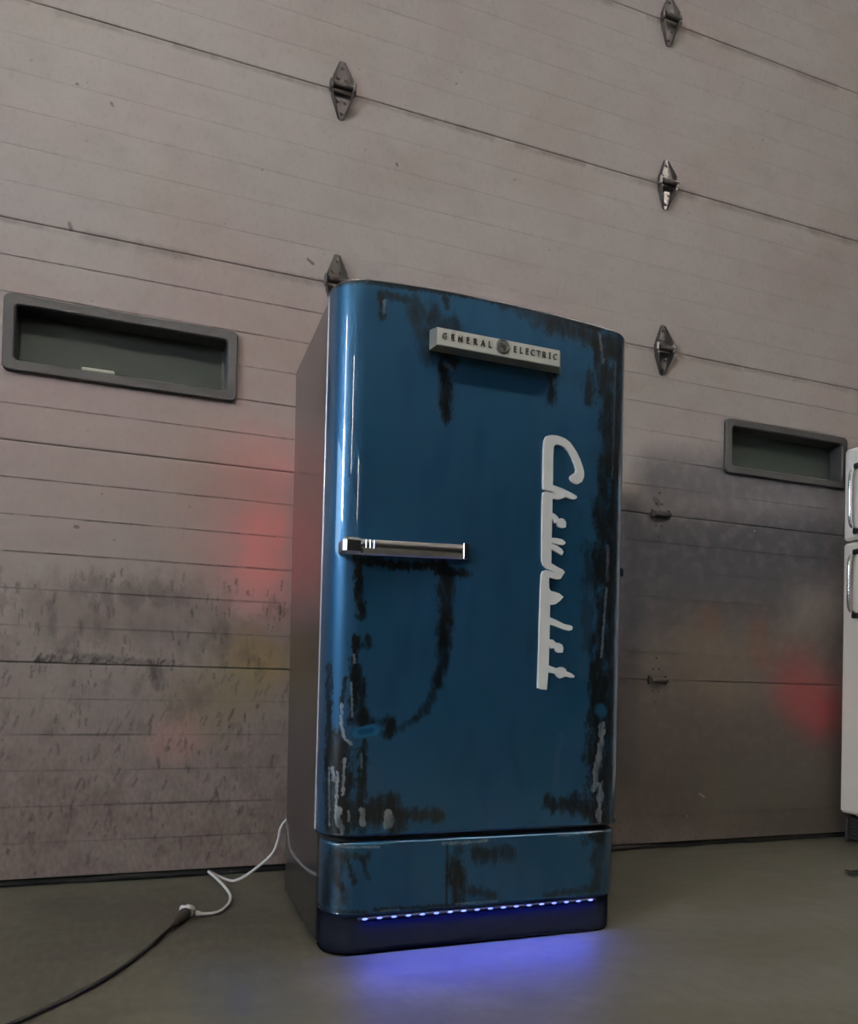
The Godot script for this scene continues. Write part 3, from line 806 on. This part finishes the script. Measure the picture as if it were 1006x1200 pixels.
func door_section(k: int, holes: Array) -> SurfaceTool:
	# one section of the overhead door: a pressed face with five fine grooves, rolled edges at the joints
	var y0: float = JOINTS[k]
	var y1: float = JOINTS[k + 1]
	var wide := 0.0009 if k < 3 else 0.0003
	var prof := [Vector2(y0 + 0.001, -0.05), Vector2(y0 + 0.001, -0.005), Vector2(y0 + 0.002, -0.0008), Vector2(y0 + 0.005, 0.0)]
	for i in 5:
		var g := lerpf(y0, y1, (i + 1) / 6.0)
		prof.append_array([Vector2(g - wide, 0.0), Vector2(g - wide + 1e-5, -0.0022), Vector2(g + wide - 1e-5, -0.0022), Vector2(g + wide, 0.0)])
	prof.append_array([Vector2(y1 - 0.005, 0.0), Vector2(y1 - 0.002, -0.0008), Vector2(y1 - 0.001, -0.005), Vector2(y1 - 0.001, -0.05)])
	if holes:
		for e in [1.43, 1.595]:
			for i in prof.size() - 1:
				if prof[i].x < e and e < prof[i + 1].x:
					prof.insert(i + 1, prof[i].lerp(prof[i + 1], (e - prof[i].x) / (prof[i + 1].x - prof[i].x)))
					break
	var st := begin()
	for i in prof.size() - 1:
		var a: Vector2 = prof[i]
		var b: Vector2 = prof[i + 1]
		var spans := [[DOOR_X0, DOOR_X1]]
		var m := (a.x + b.x) / 2
		if holes and m > 1.43 and m < 1.595:
			spans = [[DOOR_X0, holes[0][0]], [holes[0][1], holes[1][0]], [holes[1][1], DOOR_X1]]
		for s in spans:
			var q := [Vector3(s[0], a.x, a.y), Vector3(s[1], a.x, a.y), Vector3(s[1], b.x, b.y), Vector3(s[0], b.x, b.y)]
			flat_quad(st, q[0], q[1], q[2], q[3], Vector3(0, a.y - b.y, b.x - a.x + 1e-4), [duv(q[0]), duv(q[1]), duv(q[2]), duv(q[3])])
	flat_quad(st, Vector3(DOOR_X0, y0 - 0.004, -0.05), Vector3(DOOR_X1, y0 - 0.004, -0.05), Vector3(DOOR_X1, y1 + 0.004, -0.05), Vector3(DOOR_X0, y1 + 0.004, -0.05), Vector3.FORWARD)
	return st

func build_door() -> void:
	var d := Node3D.new()
	d.name = "door_1"
	add_child(d)
	structure(d, "wide off-white sectional overhead door with overspray, scuffs and steel hinges")
	var holes := [[-0.395, 0.165], [2.027, 2.575]]
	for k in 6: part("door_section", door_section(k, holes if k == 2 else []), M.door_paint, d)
	# the rubber seal along the floor, pressed out of true
	var st := begin()
	var pts := []
	for i in 60: pts.append(Vector3(lerpf(DOOR_X0, DOOR_X1, i / 59.0), 0.012 + 0.002 * sin(i * 1.7), -0.018 + 0.003 * sin(i * 0.9)))
	tube(st, pts, [0.0125, 0.013, 0.012], 8)
	cbox(st, Vector3((DOOR_X0 + DOOR_X1) / 2, 0.012, -0.04), Vector3(DOOR_X1 - DOOR_X0, 0.026, 0.02), 0.002)
	part("rubber_seal", st, M.rubber, d)
	for y in [3.053, 2.44, 1.827]: hinge(d, 1.711, y, M.zinc, "")
	for y in [2.44, 1.827]: hinge(d, 0.49, y, M.zinc, "")
	hinge(d, 1.711, 1.22, M.oversprayed, "hinge with its leaves gone, buried under dark overspray")
	hinge(d, 1.711, 0.615, M.oversprayed_brown, "hinge with its leaves gone, buried under dark overspray")

func hinge(d: Node3D, x: float, y: float, m: Material, label: String) -> void:
	# a diamond of two pressed leaves with turned-up flanges, joined by a pin through knuckles
	var bare: bool = m == M.zinc
	var st := begin()
	var deep := 0.026 if bare else 0.012
	for s in ([-1, 1] if bare else []):
		var leaf := PackedVector2Array([Vector2(-0.034, 0.010 * s), Vector2(0.034, 0.010 * s), Vector2(0.033, 0.026 * s), Vector2(0.010, 0.090 * s), Vector2(0.0, 0.094 * s), Vector2(-0.010, 0.090 * s), Vector2(-0.033, 0.026 * s)])
		for i in leaf.size(): leaf[i] += Vector2(x, y)
		prism(st, leaf, 0.0, 0.003)
		for e in [-1, 1]:            # flanges along the sloping edges
			var a := Vector3(x + e * 0.033, y + s * 0.018, 0)
			var b := Vector3(x + e * 0.033, y + s * 0.026, 0)
			var c := Vector3(x + e * 0.010, y + s * 0.090, 0)
			var o := Vector3(e, 0, 0) * 0.004
			for q in [[a, b, deep, deep], [b, c, deep, 0.006]]:
				var z0 := Vector3(0, 0, q[2])
				var z1 := Vector3(0, 0, q[3])
				flat_quad(st, q[0], q[1], q[1] + z1, q[0] + z0, Vector3(e, 0, 0))
				flat_quad(st, q[0] - o, q[1] - o, q[1] + z1 - o, q[0] + z0 - o, Vector3(-e, 0, 0))
				flat_quad(st, q[0] + z0, q[1] + z1, q[1] + z1 - o, q[0] + z0 - o, Vector3.BACK)
		disc(st, Vector3(x + 0.001, y + s * 0.072, 0.003), Vector3.BACK, 0.006, 0.005, 0.002, 8)
		disc(st, Vector3(x - 0.012, y + s * 0.036, 0.003), Vector3.BACK, 0.006, 0.004, 0.002, 8)
		disc(st, Vector3(x + 0.012, y + s * 0.036, 0.003), Vector3.BACK, 0.006, 0.004, 0.002, 8)
	if not bare:
		for s in [-1, 1]:
			for q in [[-0.012, 0.04], [0.012, 0.04], [0.0, 0.08]]: disc(st, Vector3(x + q[0], y + s * q[1], -0.001), Vector3.BACK, 0.004, 0.004, 0.002, 8)
		cbox(st, Vector3(x, y + 0.006, 0.002), Vector3(0.05, 0.012, 0.008), 0.002)
	var h := part("hinge", st, m, d)
	if label: h.set_meta("label", label)
	st = begin()
	var z := 0.020 if bare else 0.013
	tube(st, [Vector3(x - 0.030, y, z), Vector3(x + 0.040, y, z)], [0.0095], 12)
	var pin := part("hinge_pin", st, M.pin if bare else m, h)
	for e in [[-0.036, 0.010], [0.036, 0.014]]:
		st = begin()
		cbox(st, Vector3(x + e[0], y, z - 0.004), Vector3(e[1], 0.034, 0.026 if bare else 0.014), 0.005)
		part("knuckle", st, m, h)

func build_windows() -> void:
	for w in [[1, -0.425, 0.195, "narrow dark window with rounded grey frame left of the blue refrigerator"], [2, 1.997, 2.605, "narrow dark window with rounded grey frame beside the white refrigerator"]]:
		var o := Node3D.new()
		o.name = "window_%d" % w[0]
		add_child(o)
		structure(o, w[3])
		var st := begin()
		var rings := []
		for e in [[0.0, -0.001, 0.018], [0.0, 0.010, 0.018], [0.003, 0.0135, 0.016], [0.026, 0.0135, 0.012], [0.0295, 0.010, 0.012], [0.033, -0.046, 0.012]]:
			var p := round_rect(w[1] + e[0], w[2] - e[0], 1.407 + e[0], 1.617 - e[0], e[2])
			var ring := []
			for q in p: ring.append(Vector3(q.x, q.y, e[1]))
			rings.append(ring)
		var mid := Vector3((w[1] + w[2]) / 2, 1.512, 0)
		for j in rings.size() - 1:
			for i in rings[j].size():
				var k: int = (i + 1) % rings[j].size()
				var c: Vector3 = (rings[j][i] + rings[j + 1][k]) / 2
				var out := Vector3(c.x - mid.x, (c.y - mid.y) * 8.0, 0.0).normalized()
				var hint: Vector3 = [out, out + Vector3.BACK, Vector3.BACK, Vector3.BACK - out, -out][j]
				flat_quad(st, rings[j][i], rings[j][k], rings[j + 1][k], rings[j + 1][i], hint)
		part("frame", st, M.frame_plastic, o)
		st = begin()
		prism(st, round_rect(w[1] + 0.030, w[2] - 0.030, 1.437, 1.587, 0.012), -0.049, -0.043)
		part("pane", st, M.pane, o)
		st = begin()
		prism(st, round_rect(w[2] - 0.040 - 0.012 * (w[0] - 1) * 3.0, w[2] - 0.0325, 1.442, 1.575 if w[0] == 1 else 1.452, 0.002, 2), -0.043, -0.040)
		part("seal_edge", st, M.frame_edge if M.has("frame_edge") else M.grille, o)
		if w[0] == 1:
			st = begin()
			cbox(st, Vector3(-0.185, 1.442, -0.002), Vector3(0.085, 0.010, 0.02), 0.002)
			var t := part("tape_strip", st, M.tape, o)
			t.set_meta("label", "pale strip lying on the lower edge of the frame")

# ------------------------------------------------------------------ the blue refrigerator
func build_refrigerator() -> void:
	var t := thing("refrigerator", "tall vintage blue refrigerator with paint worn through to black and blue light under its base", "refrigerator")
	var st := begin()
	# cabinet: a dark lacquered box behind the door
	var side := PackedVector2Array()
	cabinet_shell(st)
	part("cabinet", st, M.cabinet, t)
	st = begin()
	skin(st, F_X0, F_X1, 0.672, F_Z, F_R, 0.2545, 1.449, 0.0045, 1.0)
	var door := part("door", st, M.blue_paint, t)
	for s in [[F_X0 + 0.001, 0.0], [F_X1 - 0.001, 0.0]]:
		st = begin()
		tube(st, [Vector3(s[0], 0.262, 0.672), Vector3(s[0], 1.436, 0.672)], [0.0032], 8)
		part("rolled_edge", st, M.hem, door)
	st = begin()
	cbox(st, Vector3((F_X0 + F_X1) / 2, 0.85, 0.664), Vector3(0.715, 1.17, 0.016), 0.003)
	part("gasket", st, M.gasket, door)
	st = begin()
	skin(st, 0.346, 1.074, 0.66, 0.742, 0.066, 0.083, 0.2425, 0.007)
	var lower := part("lower_panel", st, M.blue_paint, t)
	st = begin()
	skin(st, 0.347, 1.067, 0.65, 0.737, 0.062, 0.0, 0.092, 0.006)
	part("kick_plate", st, M.kick, t)
	st = begin()
	skin(st, 0.350, 1.068, 0.655, 0.722, 0.06, 0.238, 0.26, 0.004)
	part("gap_strip", st, M.gasket, t)
	# door hinge on the right
	st = begin()
	cbox(st, Vector3(1.086, 0.875, 0.685), Vector3(0.012, 0.02, 0.03), 0.003)
	part("door_hinge", st, M.kick, t)

	# handle
	st = begin()
	var rows := []
	for i in 25:
		var u := i / 24.0
		var x := lerpf(0.390, 0.632, u)
		var yc := lerpf(0.870, 0.8805, u)
		var hy := 0.0178
		var zf := lerpf(0.792, 0.762, pow(u, 1.2))
		var row := []
		for k in 13:
			var a := -PI / 2 + PI * k / 12.0
			var d := pow(absf(cos(a)), 0.75) * (1.0 if cos(a) >= 0 else 0.0)
			row.append([Vector3(x, yc + hy * sin(a), 0.752 + (zf - 0.752) * d), Vector3(-0.1, sin(a) * 0.8, cos(a) + 0.15).normalized()])
		rows.append(row)
	for i in 24:
		for k in 12:
			var a = rows[i][k]; var b = rows[i + 1][k]; var c = rows[i + 1][k + 1]; var d = rows[i][k + 1]
			tri(st, a[0], b[0], c[0], a[1], b[1], c[1])
			tri(st, a[0], c[0], d[0], a[1], c[1], d[1])
		flat_quad(st, rows[i][0][0], rows[i + 1][0][0], rows[i + 1][12][0], rows[i][12][0], Vector3.FORWARD)
	for e in [0, 24]:
		for k in 11: flat_tri(st, rows[e][0][0], rows[e][k + 1][0], rows[e][k + 2][0], Vector3.LEFT if e == 0 else Vector3.RIGHT)
	var bar := part("handle", st, M.chrome, t)
	st = begin()
	cbox(st, Vector3(0.637, 0.8813, 0.756), Vector3(0.013, 0.0372, 0.018), 0.0012)
	cbox(st, Vector3(0.600, 0.8805, 0.748), Vector3(0.03, 0.026, 0.01), 0.002)
	part("end_plate", st, M.chrome, bar)
	st = begin()
	cbox(st, Vector3(0.374, 0.868, 0.765), Vector3(0.044, 0.036, 0.056), 0.007)
	cbox(st, Vector3(0.382, 0.868, 0.745), Vector3(0.05, 0.026, 0.03), 0.004)
	part("latch_block", st, M.chrome, bar)
	for k in 3:
		st = begin()
		cbox(st, Vector3(0.401 + k * 0.0085, 0.8735, 0.7905), Vector3(0.004, 0.020, 0.006), 0.0015)
		part("rib", st, M.chrome, bar)

	# name plate: a bevelled bar with raised letters and a round emblem
	st = begin()
	var fy0 := 1.3215; var fy1 := 1.3605
	var fr := [Vector3(0.549, fy0, 0.781), Vector3(0.852, fy0, 0.781), Vector3(0.852, fy1, 0.781), Vector3(0.549, fy1, 0.781)]
	var bk := [Vector3(0.5445, 1.3225, 0.7455), Vector3(0.874, 1.3225, 0.7455), Vector3(0.874, 1.3680, 0.7455), Vector3(0.5445, 1.3680, 0.7455)]
	flat_quad(st, fr[0], fr[1], fr[2], fr[3], Vector3.BACK)
	flat_quad(st, fr[0], fr[1], bk[1], bk[0], Vector3.DOWN)
	flat_quad(st, fr[3], fr[2], bk[2], bk[3], Vector3.UP)
	flat_quad(st, fr[0], fr[3], bk[3], bk[0], Vector3.LEFT)
	flat_quad(st, fr[1], fr[2], bk[2], bk[1], Vector3.RIGHT)
	flat_quad(st, bk[0], bk[1], bk[2], bk[3], Vector3.FORWARD)
	var plate := part("name_plate", st, M.badge_metal, t)
	st = begin()
	cbox(st, Vector3(0.7005, 1.341, 0.7812), Vector3(0.301, 0.0375, 0.0016), 0.0006)
	part("plate_face", st, M.cream, plate)
	var at := [0.5664, 0.5852, 0.6032, 0.6213, 0.6392, 0.6571, 0.6747]
	for k in 7: letter("GENERAL"[k], Vector3(at[k], 1.3428, 0.7825), 0.0135, 0.004, M.letter, plate)
	at = [0.7365, 0.7520, 0.7665, 0.7805, 0.7950, 0.8100, 0.8245, 0.8385]
	for k in 8: letter("ELECTRIC"[k], Vector3(at[k], 1.3428, 0.7825), 0.0135, 0.004, M.letter, plate)
	st = begin()
	disc(st, Vector3(0.7055, 1.3432, 0.781), Vector3.BACK, 0.0170, 0.004, 0.0015, 32)
	part("emblem", st, M.roundel, plate)
	st = begin()
	var ring := []
	for k in 33: ring.append(Vector3(0.7055 + 0.0142 * cos(TAU * k / 32), 1.3432 + 0.0142 * sin(TAU * k / 32), 0.785))
	tube(st, ring, [0.0011], 6)
	for k in 4:
		var curl := []
		for j in 9:
			var a := TAU * k / 4.0 + j * 0.16
			var r := 0.0125 - 0.0006 * j
			curl.append(Vector3(0.7055 + r * cos(a), 1.3432 + r * sin(a), 0.785))
		tube(st, curl, [0.0007], 5)
	part("emblem_ring", st, M.letter, plate)
	letter("G", Vector3(0.7020, 1.3450, 0.785), 0.0098, 0.002, M.letter, plate, "emblem_letter", "Droid Serif")
	letter("E", Vector3(0.7092, 1.3414, 0.785), 0.0098, 0.002, M.letter, plate, "emblem_letter", "Droid Serif")

	# the script emblem, cut from plate and running down the door
	var o := PackedVector2Array()
	o.append_array([Vector2(0.8370, 1.1685), Vector2(0.8472, 1.1727), Vector2(0.8622, 1.1744), Vector2(0.8755, 1.1731), Vector2(0.8888, 1.1695), Vector2(0.9004, 1.1629)])
	o.append_array([Vector2(0.9103, 1.1528), Vector2(0.9202, 1.1406), Vector2(0.9292, 1.1256), Vector2(0.9364, 1.1094), Vector2(0.9406, 1.0963), Vector2(0.9405, 1.0844)])
	o.append_array([Vector2(0.9353, 1.0728), Vector2(0.9258, 1.0670), Vector2(0.9162, 1.0665), Vector2(0.9065, 1.0713), Vector2(0.9025, 1.0784), Vector2(0.9052, 1.0846)])
	o.append_array([Vector2(0.9118, 1.0896), Vector2(0.9178, 1.0937), Vector2(0.9188, 1.1006), Vector2(0.9151, 1.1120), Vector2(0.9070, 1.1279), Vector2(0.8972, 1.1410)])
	o.append_array([Vector2(0.8874, 1.1491), Vector2(0.8778, 1.1529), Vector2(0.8684, 1.1539), Vector2(0.8609, 1.1511), Vector2(0.8576, 1.1453), Vector2(0.8568, 1.1268)])
	o.append_array([Vector2(0.8575, 1.0566), Vector2(0.8841, 1.0511), Vector2(0.9110, 1.0422), Vector2(0.9217, 1.0375), Vector2(0.9228, 1.0333), Vector2(0.9171, 1.0290)])
	o.append_array([Vector2(0.9056, 1.0290), Vector2(0.8922, 1.0318), Vector2(0.8865, 1.0295), Vector2(0.8790, 1.0254), Vector2(0.8696, 1.0236), Vector2(0.8592, 1.0250)])
	o.append_array([Vector2(0.8571, 1.0223), Vector2(0.8573, 0.9914), Vector2(0.8648, 0.9888), Vector2(0.8725, 0.9828), Vector2(0.8754, 0.9789), Vector2(0.8820, 0.9812)])
	o.append_array([Vector2(0.8896, 0.9795), Vector2(0.8952, 0.9716), Vector2(0.8949, 0.9606), Vector2(0.8864, 0.9582), Vector2(0.8769, 0.9590), Vector2(0.8720, 0.9635)])
	o.append_array([Vector2(0.8719, 0.9711), Vector2(0.8663, 0.9675), Vector2(0.8615, 0.9701), Vector2(0.8605, 0.9750), Vector2(0.8572, 0.9780), Vector2(0.8572, 0.9330)])
	o.append_array([Vector2(0.8718, 0.9329), Vector2(0.8851, 0.9312), Vector2(0.8928, 0.9268), Vector2(0.8948, 0.9228), Vector2(0.8892, 0.9182), Vector2(0.8779, 0.9180)])
	o.append_array([Vector2(0.8599, 0.9210), Vector2(0.8575, 0.9197), Vector2(0.8723, 0.9151), Vector2(0.8838, 0.9093), Vector2(0.8896, 0.9023), Vector2(0.8860, 0.8936)])
	o.append_array([Vector2(0.8727, 0.8992), Vector2(0.8575, 0.9055)])
	o.append_array([Vector2(0.8579, 0.8730), Vector2(0.8735, 0.8659), Vector2(0.8887, 0.8603), Vector2(0.8946, 0.8540), Vector2(0.8891, 0.8469), Vector2(0.8836, 0.8382)])
	o.append_array([Vector2(0.8761, 0.8360), Vector2(0.8648, 0.8377), Vector2(0.8535, 0.8403), Vector2(0.8528, 0.8294), Vector2(0.8541, 0.8145), Vector2(0.8580, 0.8081)])
	o.append_array([Vector2(0.8693, 0.8063), Vector2(0.8807, 0.8037), Vector2(0.8922, 0.7961), Vector2(0.8830, 0.7863), Vector2(0.8719, 0.7781), Vector2(0.8625, 0.7759)])
	o.append_array([Vector2(0.8569, 0.7773), Vector2(0.8571, 0.7466), Vector2(0.8765, 0.7401), Vector2(0.8956, 0.7326), Vector2(0.9128, 0.7301), Vector2(0.9186, 0.7270)])
	o.append_array([Vector2(0.9169, 0.7202), Vector2(0.9093, 0.7174), Vector2(0.8960, 0.7193), Vector2(0.8769, 0.7251), Vector2(0.8575, 0.7300)])
	o.append_array([Vector2(0.8574, 0.6951), Vector2(0.8664, 0.6946), Vector2(0.8740, 0.6883), Vector2(0.8835, 0.6870), Vector2(0.8911, 0.6840), Vector2(0.8947, 0.6766)])
	o.append_array([Vector2(0.8935, 0.6657), Vector2(0.8840, 0.6645), Vector2(0.8765, 0.6668), Vector2(0.8726, 0.6724), Vector2(0.8715, 0.6757), Vector2(0.8631, 0.6737)])
	o.append_array([Vector2(0.8593, 0.6769), Vector2(0.8573, 0.6818), Vector2(0.8566, 0.6345), Vector2(0.8679, 0.6307), Vector2(0.8793, 0.6277), Vector2(0.8867, 0.6313)])
	o.append_array([Vector2(0.8943, 0.6315), Vector2(0.9029, 0.6267), Vector2(0.9040, 0.6218), Vector2(0.9175, 0.6171), Vector2(0.9262, 0.6115), Vector2(0.9244, 0.6072)])
	o.append_array([Vector2(0.9158, 0.6070), Vector2(0.9024, 0.6100), Vector2(0.8968, 0.6074), Vector2(0.8874, 0.6046), Vector2(0.8797, 0.6094), Vector2(0.8758, 0.6152)])
	o.append_array([Vector2(0.8561, 0.6180), Vector2(0.8534, 0.5773), Vector2(0.8413, 0.5779), Vector2(0.8297, 0.5810), Vector2(0.8312, 0.6857), Vector2(0.8309, 0.7353)])
	o.append_array([Vector2(0.8318, 0.8114), Vector2(0.8329, 0.8446), Vector2(0.8364, 0.8532), Vector2(0.8437, 0.8562), Vector2(0.8512, 0.8551), Vector2(0.8682, 0.8521)])
	o.append_array([Vector2(0.8606, 0.8549), Vector2(0.8455, 0.8605), Vector2(0.8369, 0.8681), Vector2(0.8335, 0.8778), Vector2(0.8328, 0.8943)])
	o.append_array([Vector2(0.8321, 0.9507), Vector2(0.8314, 1.0171), Vector2(0.8328, 1.0372), Vector2(0.8392, 1.0399), Vector2(0.8505, 1.0383), Vector2(0.8684, 1.0368)])
	o.append_array([Vector2(0.8560, 1.0414), Vector2(0.8345, 1.0444), Vector2(0.8322, 1.0471)])
	o.append_array([Vector2(0.8315, 1.0903), Vector2(0.8312, 1.1402), Vector2(0.8326, 1.1588)])
	st = begin()
	prism(st, o, 0.7452, 0.751)
	part("script_emblem", st, M.script, t).set_meta("label", "grey metal script running down the door")

	# light strip under the lower panel
	st = begin()
	cbox(st, Vector3(0.709, 0.0795, 0.7395), Vector3(0.586, 0.004, 0.010), 0.001)
	var strip := part("light_strip", st, M.led_tape, t)
	for k in 18:
		st = begin()
		var lx := 0.431 + 0.5545 * k / 17.0
		tube(st, [Vector3(lx - 0.0062, 0.0795, 0.7452), Vector3(lx - 0.0035, 0.0795, 0.7456), Vector3(lx, 0.0795, 0.7458), Vector3(lx + 0.0035, 0.0795, 0.7456), Vector3(lx + 0.0062, 0.0795, 0.7452)], [0.0008, 0.0020, 0.0026, 0.0020, 0.0008], 8)
		part("led", st, M.led, strip)
	var l := AreaLight3D.new()
	l.name = "strip_light"
	l.area_size = Vector2(0.57, 0.006)
	l.light_energy = LED_POWER
	l.light_color = Color(0.26, 0.34, 1.0)
	l.area_range = 20.0
	l.shadow_enabled = true
	add_child(l)
	l.position = Vector3(0.709, 0.0745, 0.746)
	l.rotation_degrees = Vector3(-100, 0, 0)

const LED_POWER := 0.15

func cabinet_shell(st: SurfaceTool) -> void:
	# box with softly rounded vertical and top edges; leans a trace to the left like the one in front of the door
	var xl := 0.345; var xr := 1.071; var zb := 0.205; var zf := 0.66; var top := 1.462; var r := 0.018
	var path := round_rect(xl, xr, zb, zf, r, 5)
	var rows := []
	for l in [[0.012, 0.0, 0.0], [0.4, 0.0, 0.0], [0.8, 0.0, 0.0], [1.2, 0.0, 0.0], [top - 0.03, 0.0, 0.0], [top - 0.018, 0.002, 0.4], [top - 0.006, 0.009, 0.9], [top, 0.022, 1.35]]:
		var row := []
		for i in path.size():
			var q := path[i]
			var a := path[(i + 1) % path.size()] - path[(i - 1 + path.size()) % path.size()]
			var n := Vector3(a.y, 0, -a.x).normalized()
			# on long flats the neighbours lie far away: snap to the axis there
			if absf(n.x) > 0.97: n = Vector3(signf(n.x), 0, 0)
			if absf(n.z) > 0.97: n = Vector3(0, 0, signf(n.z))
			var lean := -0.008 * float(l[0]) / 1.46
			row.append([Vector3(q.x + lean * (1.0 - (q.x - xl) / (xr - xl)), l[0], q.y) - n * float(l[1]), (n * cos(l[2]) + Vector3.UP * sin(l[2])).normalized()])
		rows.append(row)
	for j in rows.size() - 1:
		for i in path.size():
			var k: int = (i + 1) % path.size()
			var a = rows[j][i]; var b = rows[j][k]; var c = rows[j + 1][k]; var d = rows[j + 1][i]
			tri(st, a[0], b[0], c[0], a[1], b[1], c[1])
			tri(st, a[0], c[0], d[0], a[1], c[1], d[1])
	for j in [0, rows.size() - 1]:
		var o := Vector3.DOWN if j == 0 else Vector3.UP
		var mid := Vector3((xl + xr) / 2, rows[j][0][0].y, (zb + zf) / 2)
		for i in path.size(): flat_tri(st, mid, rows[j][i][0], rows[j][(i + 1) % path.size()][0], o)
	for x in [xl + 0.05, xr - 0.05]:
		for z in [zb + 0.05, zf - 0.05]: disc(st, Vector3(x, 0.0, z), Vector3.UP, 0.018, 0.014, 0.002, 12)

# ------------------------------------------------------------------ the white refrigerator at the edge of the frame
func build_white_refrigerator() -> void:
	var t := thing("refrigerator", "white two-door refrigerator with chrome handles beside the right window", "refrigerator")
	var x := 2.549; var z0 := 0.045; var z1 := 0.80
	var zc := (z0 + z1) / 2
	var st := begin()
	cbox(st, Vector3(x + 0.39, 0.82, zc), Vector3(0.64, 1.45, z1 - z0 - 0.004), 0.012)
	for s in [-1, 1]:
		for e in [-1, 1]: disc(st, Vector3(x + 0.39 + s * 0.26, 0.0, zc + e * 0.3), Vector3.UP, 0.02, 0.10, 0.003, 12)
	part("cabinet", st, M.enamel, t)
	for d in [["freezer_door", 1.186, 1.550, 1.215, 1.471], ["main_door", 0.115, 1.176, 0.886, 1.135]]:
		st = begin()
		cbox(st, Vector3(x + 0.031, (d[1] + d[2]) / 2, zc), Vector3(0.062, d[2] - d[1], z1 - z0), 0.010)
		var door := part(d[0], st, M.enamel, t)
		st = begin()
		var hz := 0.107
		tube(st, smooth_path([Vector3(x - 0.004, d[3] + 0.012, hz), Vector3(x - 0.032, d[3] + 0.03, hz), Vector3(x - 0.036, (d[3] + d[4]) / 2, hz), Vector3(x - 0.032, d[4] - 0.03, hz), Vector3(x - 0.004, d[4] - 0.012, hz)], 8), [0.0065], 12)
		part("handle", st, M.chrome, door)
		st = begin()
		cbox(st, Vector3(x - 0.002, (d[3] + d[4]) / 2, hz + 0.026), Vector3(0.006, d[4] - d[3], 0.022), 0.002)
		part("handle_backplate", st, M.chrome, door)
		for y in [d[3], d[4]]:
			st = begin()
			cbox(st, Vector3(x - 0.006, y, hz + 0.006), Vector3(0.016, 0.02, 0.03), 0.004)
			part("handle_cap", st, M.dark, door)
	st = begin()
	cbox(st, Vector3(x + 0.05, 0.05, zc), Vector3(0.02, 0.085, z1 - z0 - 0.012), 0.002)
	for e in [z0 + 0.012, z1 - 0.012]: cbox(st, Vector3(x + 0.034, 0.05, e), Vector3(0.02, 0.092, 0.012), 0.003)
	var g := part("grille", st, M.grille, t)
	for k in 6:
		st = begin()
		cbox(st, Vector3(x + 0.036, 0.016 + k * 0.0135, zc), Vector3(0.012, 0.006, z1 - z0 - 0.04), 0.002)
		part("slat", st, M.grille, g)

# ------------------------------------------------------------------ cords
func build_cords() -> void:
	var t := thing("power_cord", "white power cord coming from behind the blue refrigerator and looping over the floor", "cord")
	var p := smooth_path([Vector3(0.52, 0.15, 0.165), Vector3(0.42, 0.20, 0.180), Vector3(0.362, 0.197, 0.186), Vector3(0.337, 0.174, 0.184), Vector3(0.331, 0.132, 0.17), Vector3(0.317, 0.091, 0.155), Vector3(0.278, 0.045, 0.12), Vector3(0.245, 0.017, 0.10), Vector3(0.221, 0.006, 0.09), Vector3(0.204, 0.006, 0.075), Vector3(0.184, 0.011, 0.052), Vector3(0.161, 0.022, 0.042), Vector3(0.154, 0.026, 0.050), Vector3(0.166, 0.019, 0.066),
		Vector3(0.180, 0.011, 0.10), Vector3(0.192, 0.006, 0.15), Vector3(0.199, 0.005, 0.232), Vector3(0.188, 0.005, 0.308), Vector3(0.162, 0.005, 0.365), Vector3(0.135, 0.006, 0.382), Vector3(0.112, 0.008, 0.382)], 6)
	var st := begin()
	tube(st, p, [0.0043], 10)
	part("cord", st, M.white_cord, t)
	st = begin()
	var ax := Vector3(-0.046, 0.002, 0.004).normalized()
	tube(st, [Vector3(0.114, 0.008, 0.382), Vector3(0.103, 0.010, 0.381)], [0.0062, 0.0075], 10)
	cbox(st, Vector3(0.088, 0.0145, 0.372), Vector3(0.026, 0.027, 0.030), 0.007, Basis(Vector3.UP, 0.35) * Basis(Vector3.BACK, -0.35))
	cbox(st, Vector3(0.078, 0.018, 0.385), Vector3(0.012, 0.026, 0.032), 0.004, Basis(Vector3.UP, 0.9) * Basis(Vector3.BACK, -0.3))
	part("plug", st, M.white_plug, t)

	t = thing("extension_cord", "black extension cord crossing the floor from the lower left to the white plug", "cord")
	st = begin()
	tube(st, smooth_path([Vector3(0.063, 0.010, 0.425), Vector3(0.042, 0.008, 0.475), Vector3(0.004, 0.0055, 0.565), Vector3(-0.040, 0.0055, 0.665), Vector3(-0.088, 0.0055, 0.748), Vector3(-0.16, 0.0055, 0.84), Vector3(-0.222, 0.0055, 0.905), Vector3(-0.32, 0.0055, 0.99), Vector3(-0.5, 0.0055, 1.10), Vector3(-0.8, 0.0055, 1.2)], 8), [0.0048], 10)
	part("cord", st, M.black_cord, t)
	st = begin()
	tube(st, [Vector3(0.080, 0.015, 0.390), Vector3(0.075, 0.0155, 0.402), Vector3(0.066, 0.013, 0.422), Vector3(0.058, 0.010, 0.438), Vector3(0.050, 0.008, 0.458)], [0.013, 0.0145, 0.0125, 0.009, 0.0055], 12)
	part("socket", st, M.socket, t)

func build_debris() -> void:
	var t := thing("crumpled_scrap", "small dark crumpled scrap on the floor near the right edge", "scrap")
	var st := begin()
	for k in 5:
		var a := k * 1.3
		var c := Vector3(2.135 + 0.012 * cos(a), 0.006, 0.47 + 0.014 * sin(a))
		flat_quad(st, c + Vector3(-0.012, -0.004, -0.008).rotated(Vector3.UP, a), c + Vector3(0.012, 0.002, -0.008).rotated(Vector3.UP, a), c + Vector3(0.014, 0.010, 0.010).rotated(Vector3.UP, a), c + Vector3(-0.010, 0.001, 0.010).rotated(Vector3.UP, a), Vector3.UP)
	part("leaf", st, M.dark, t)
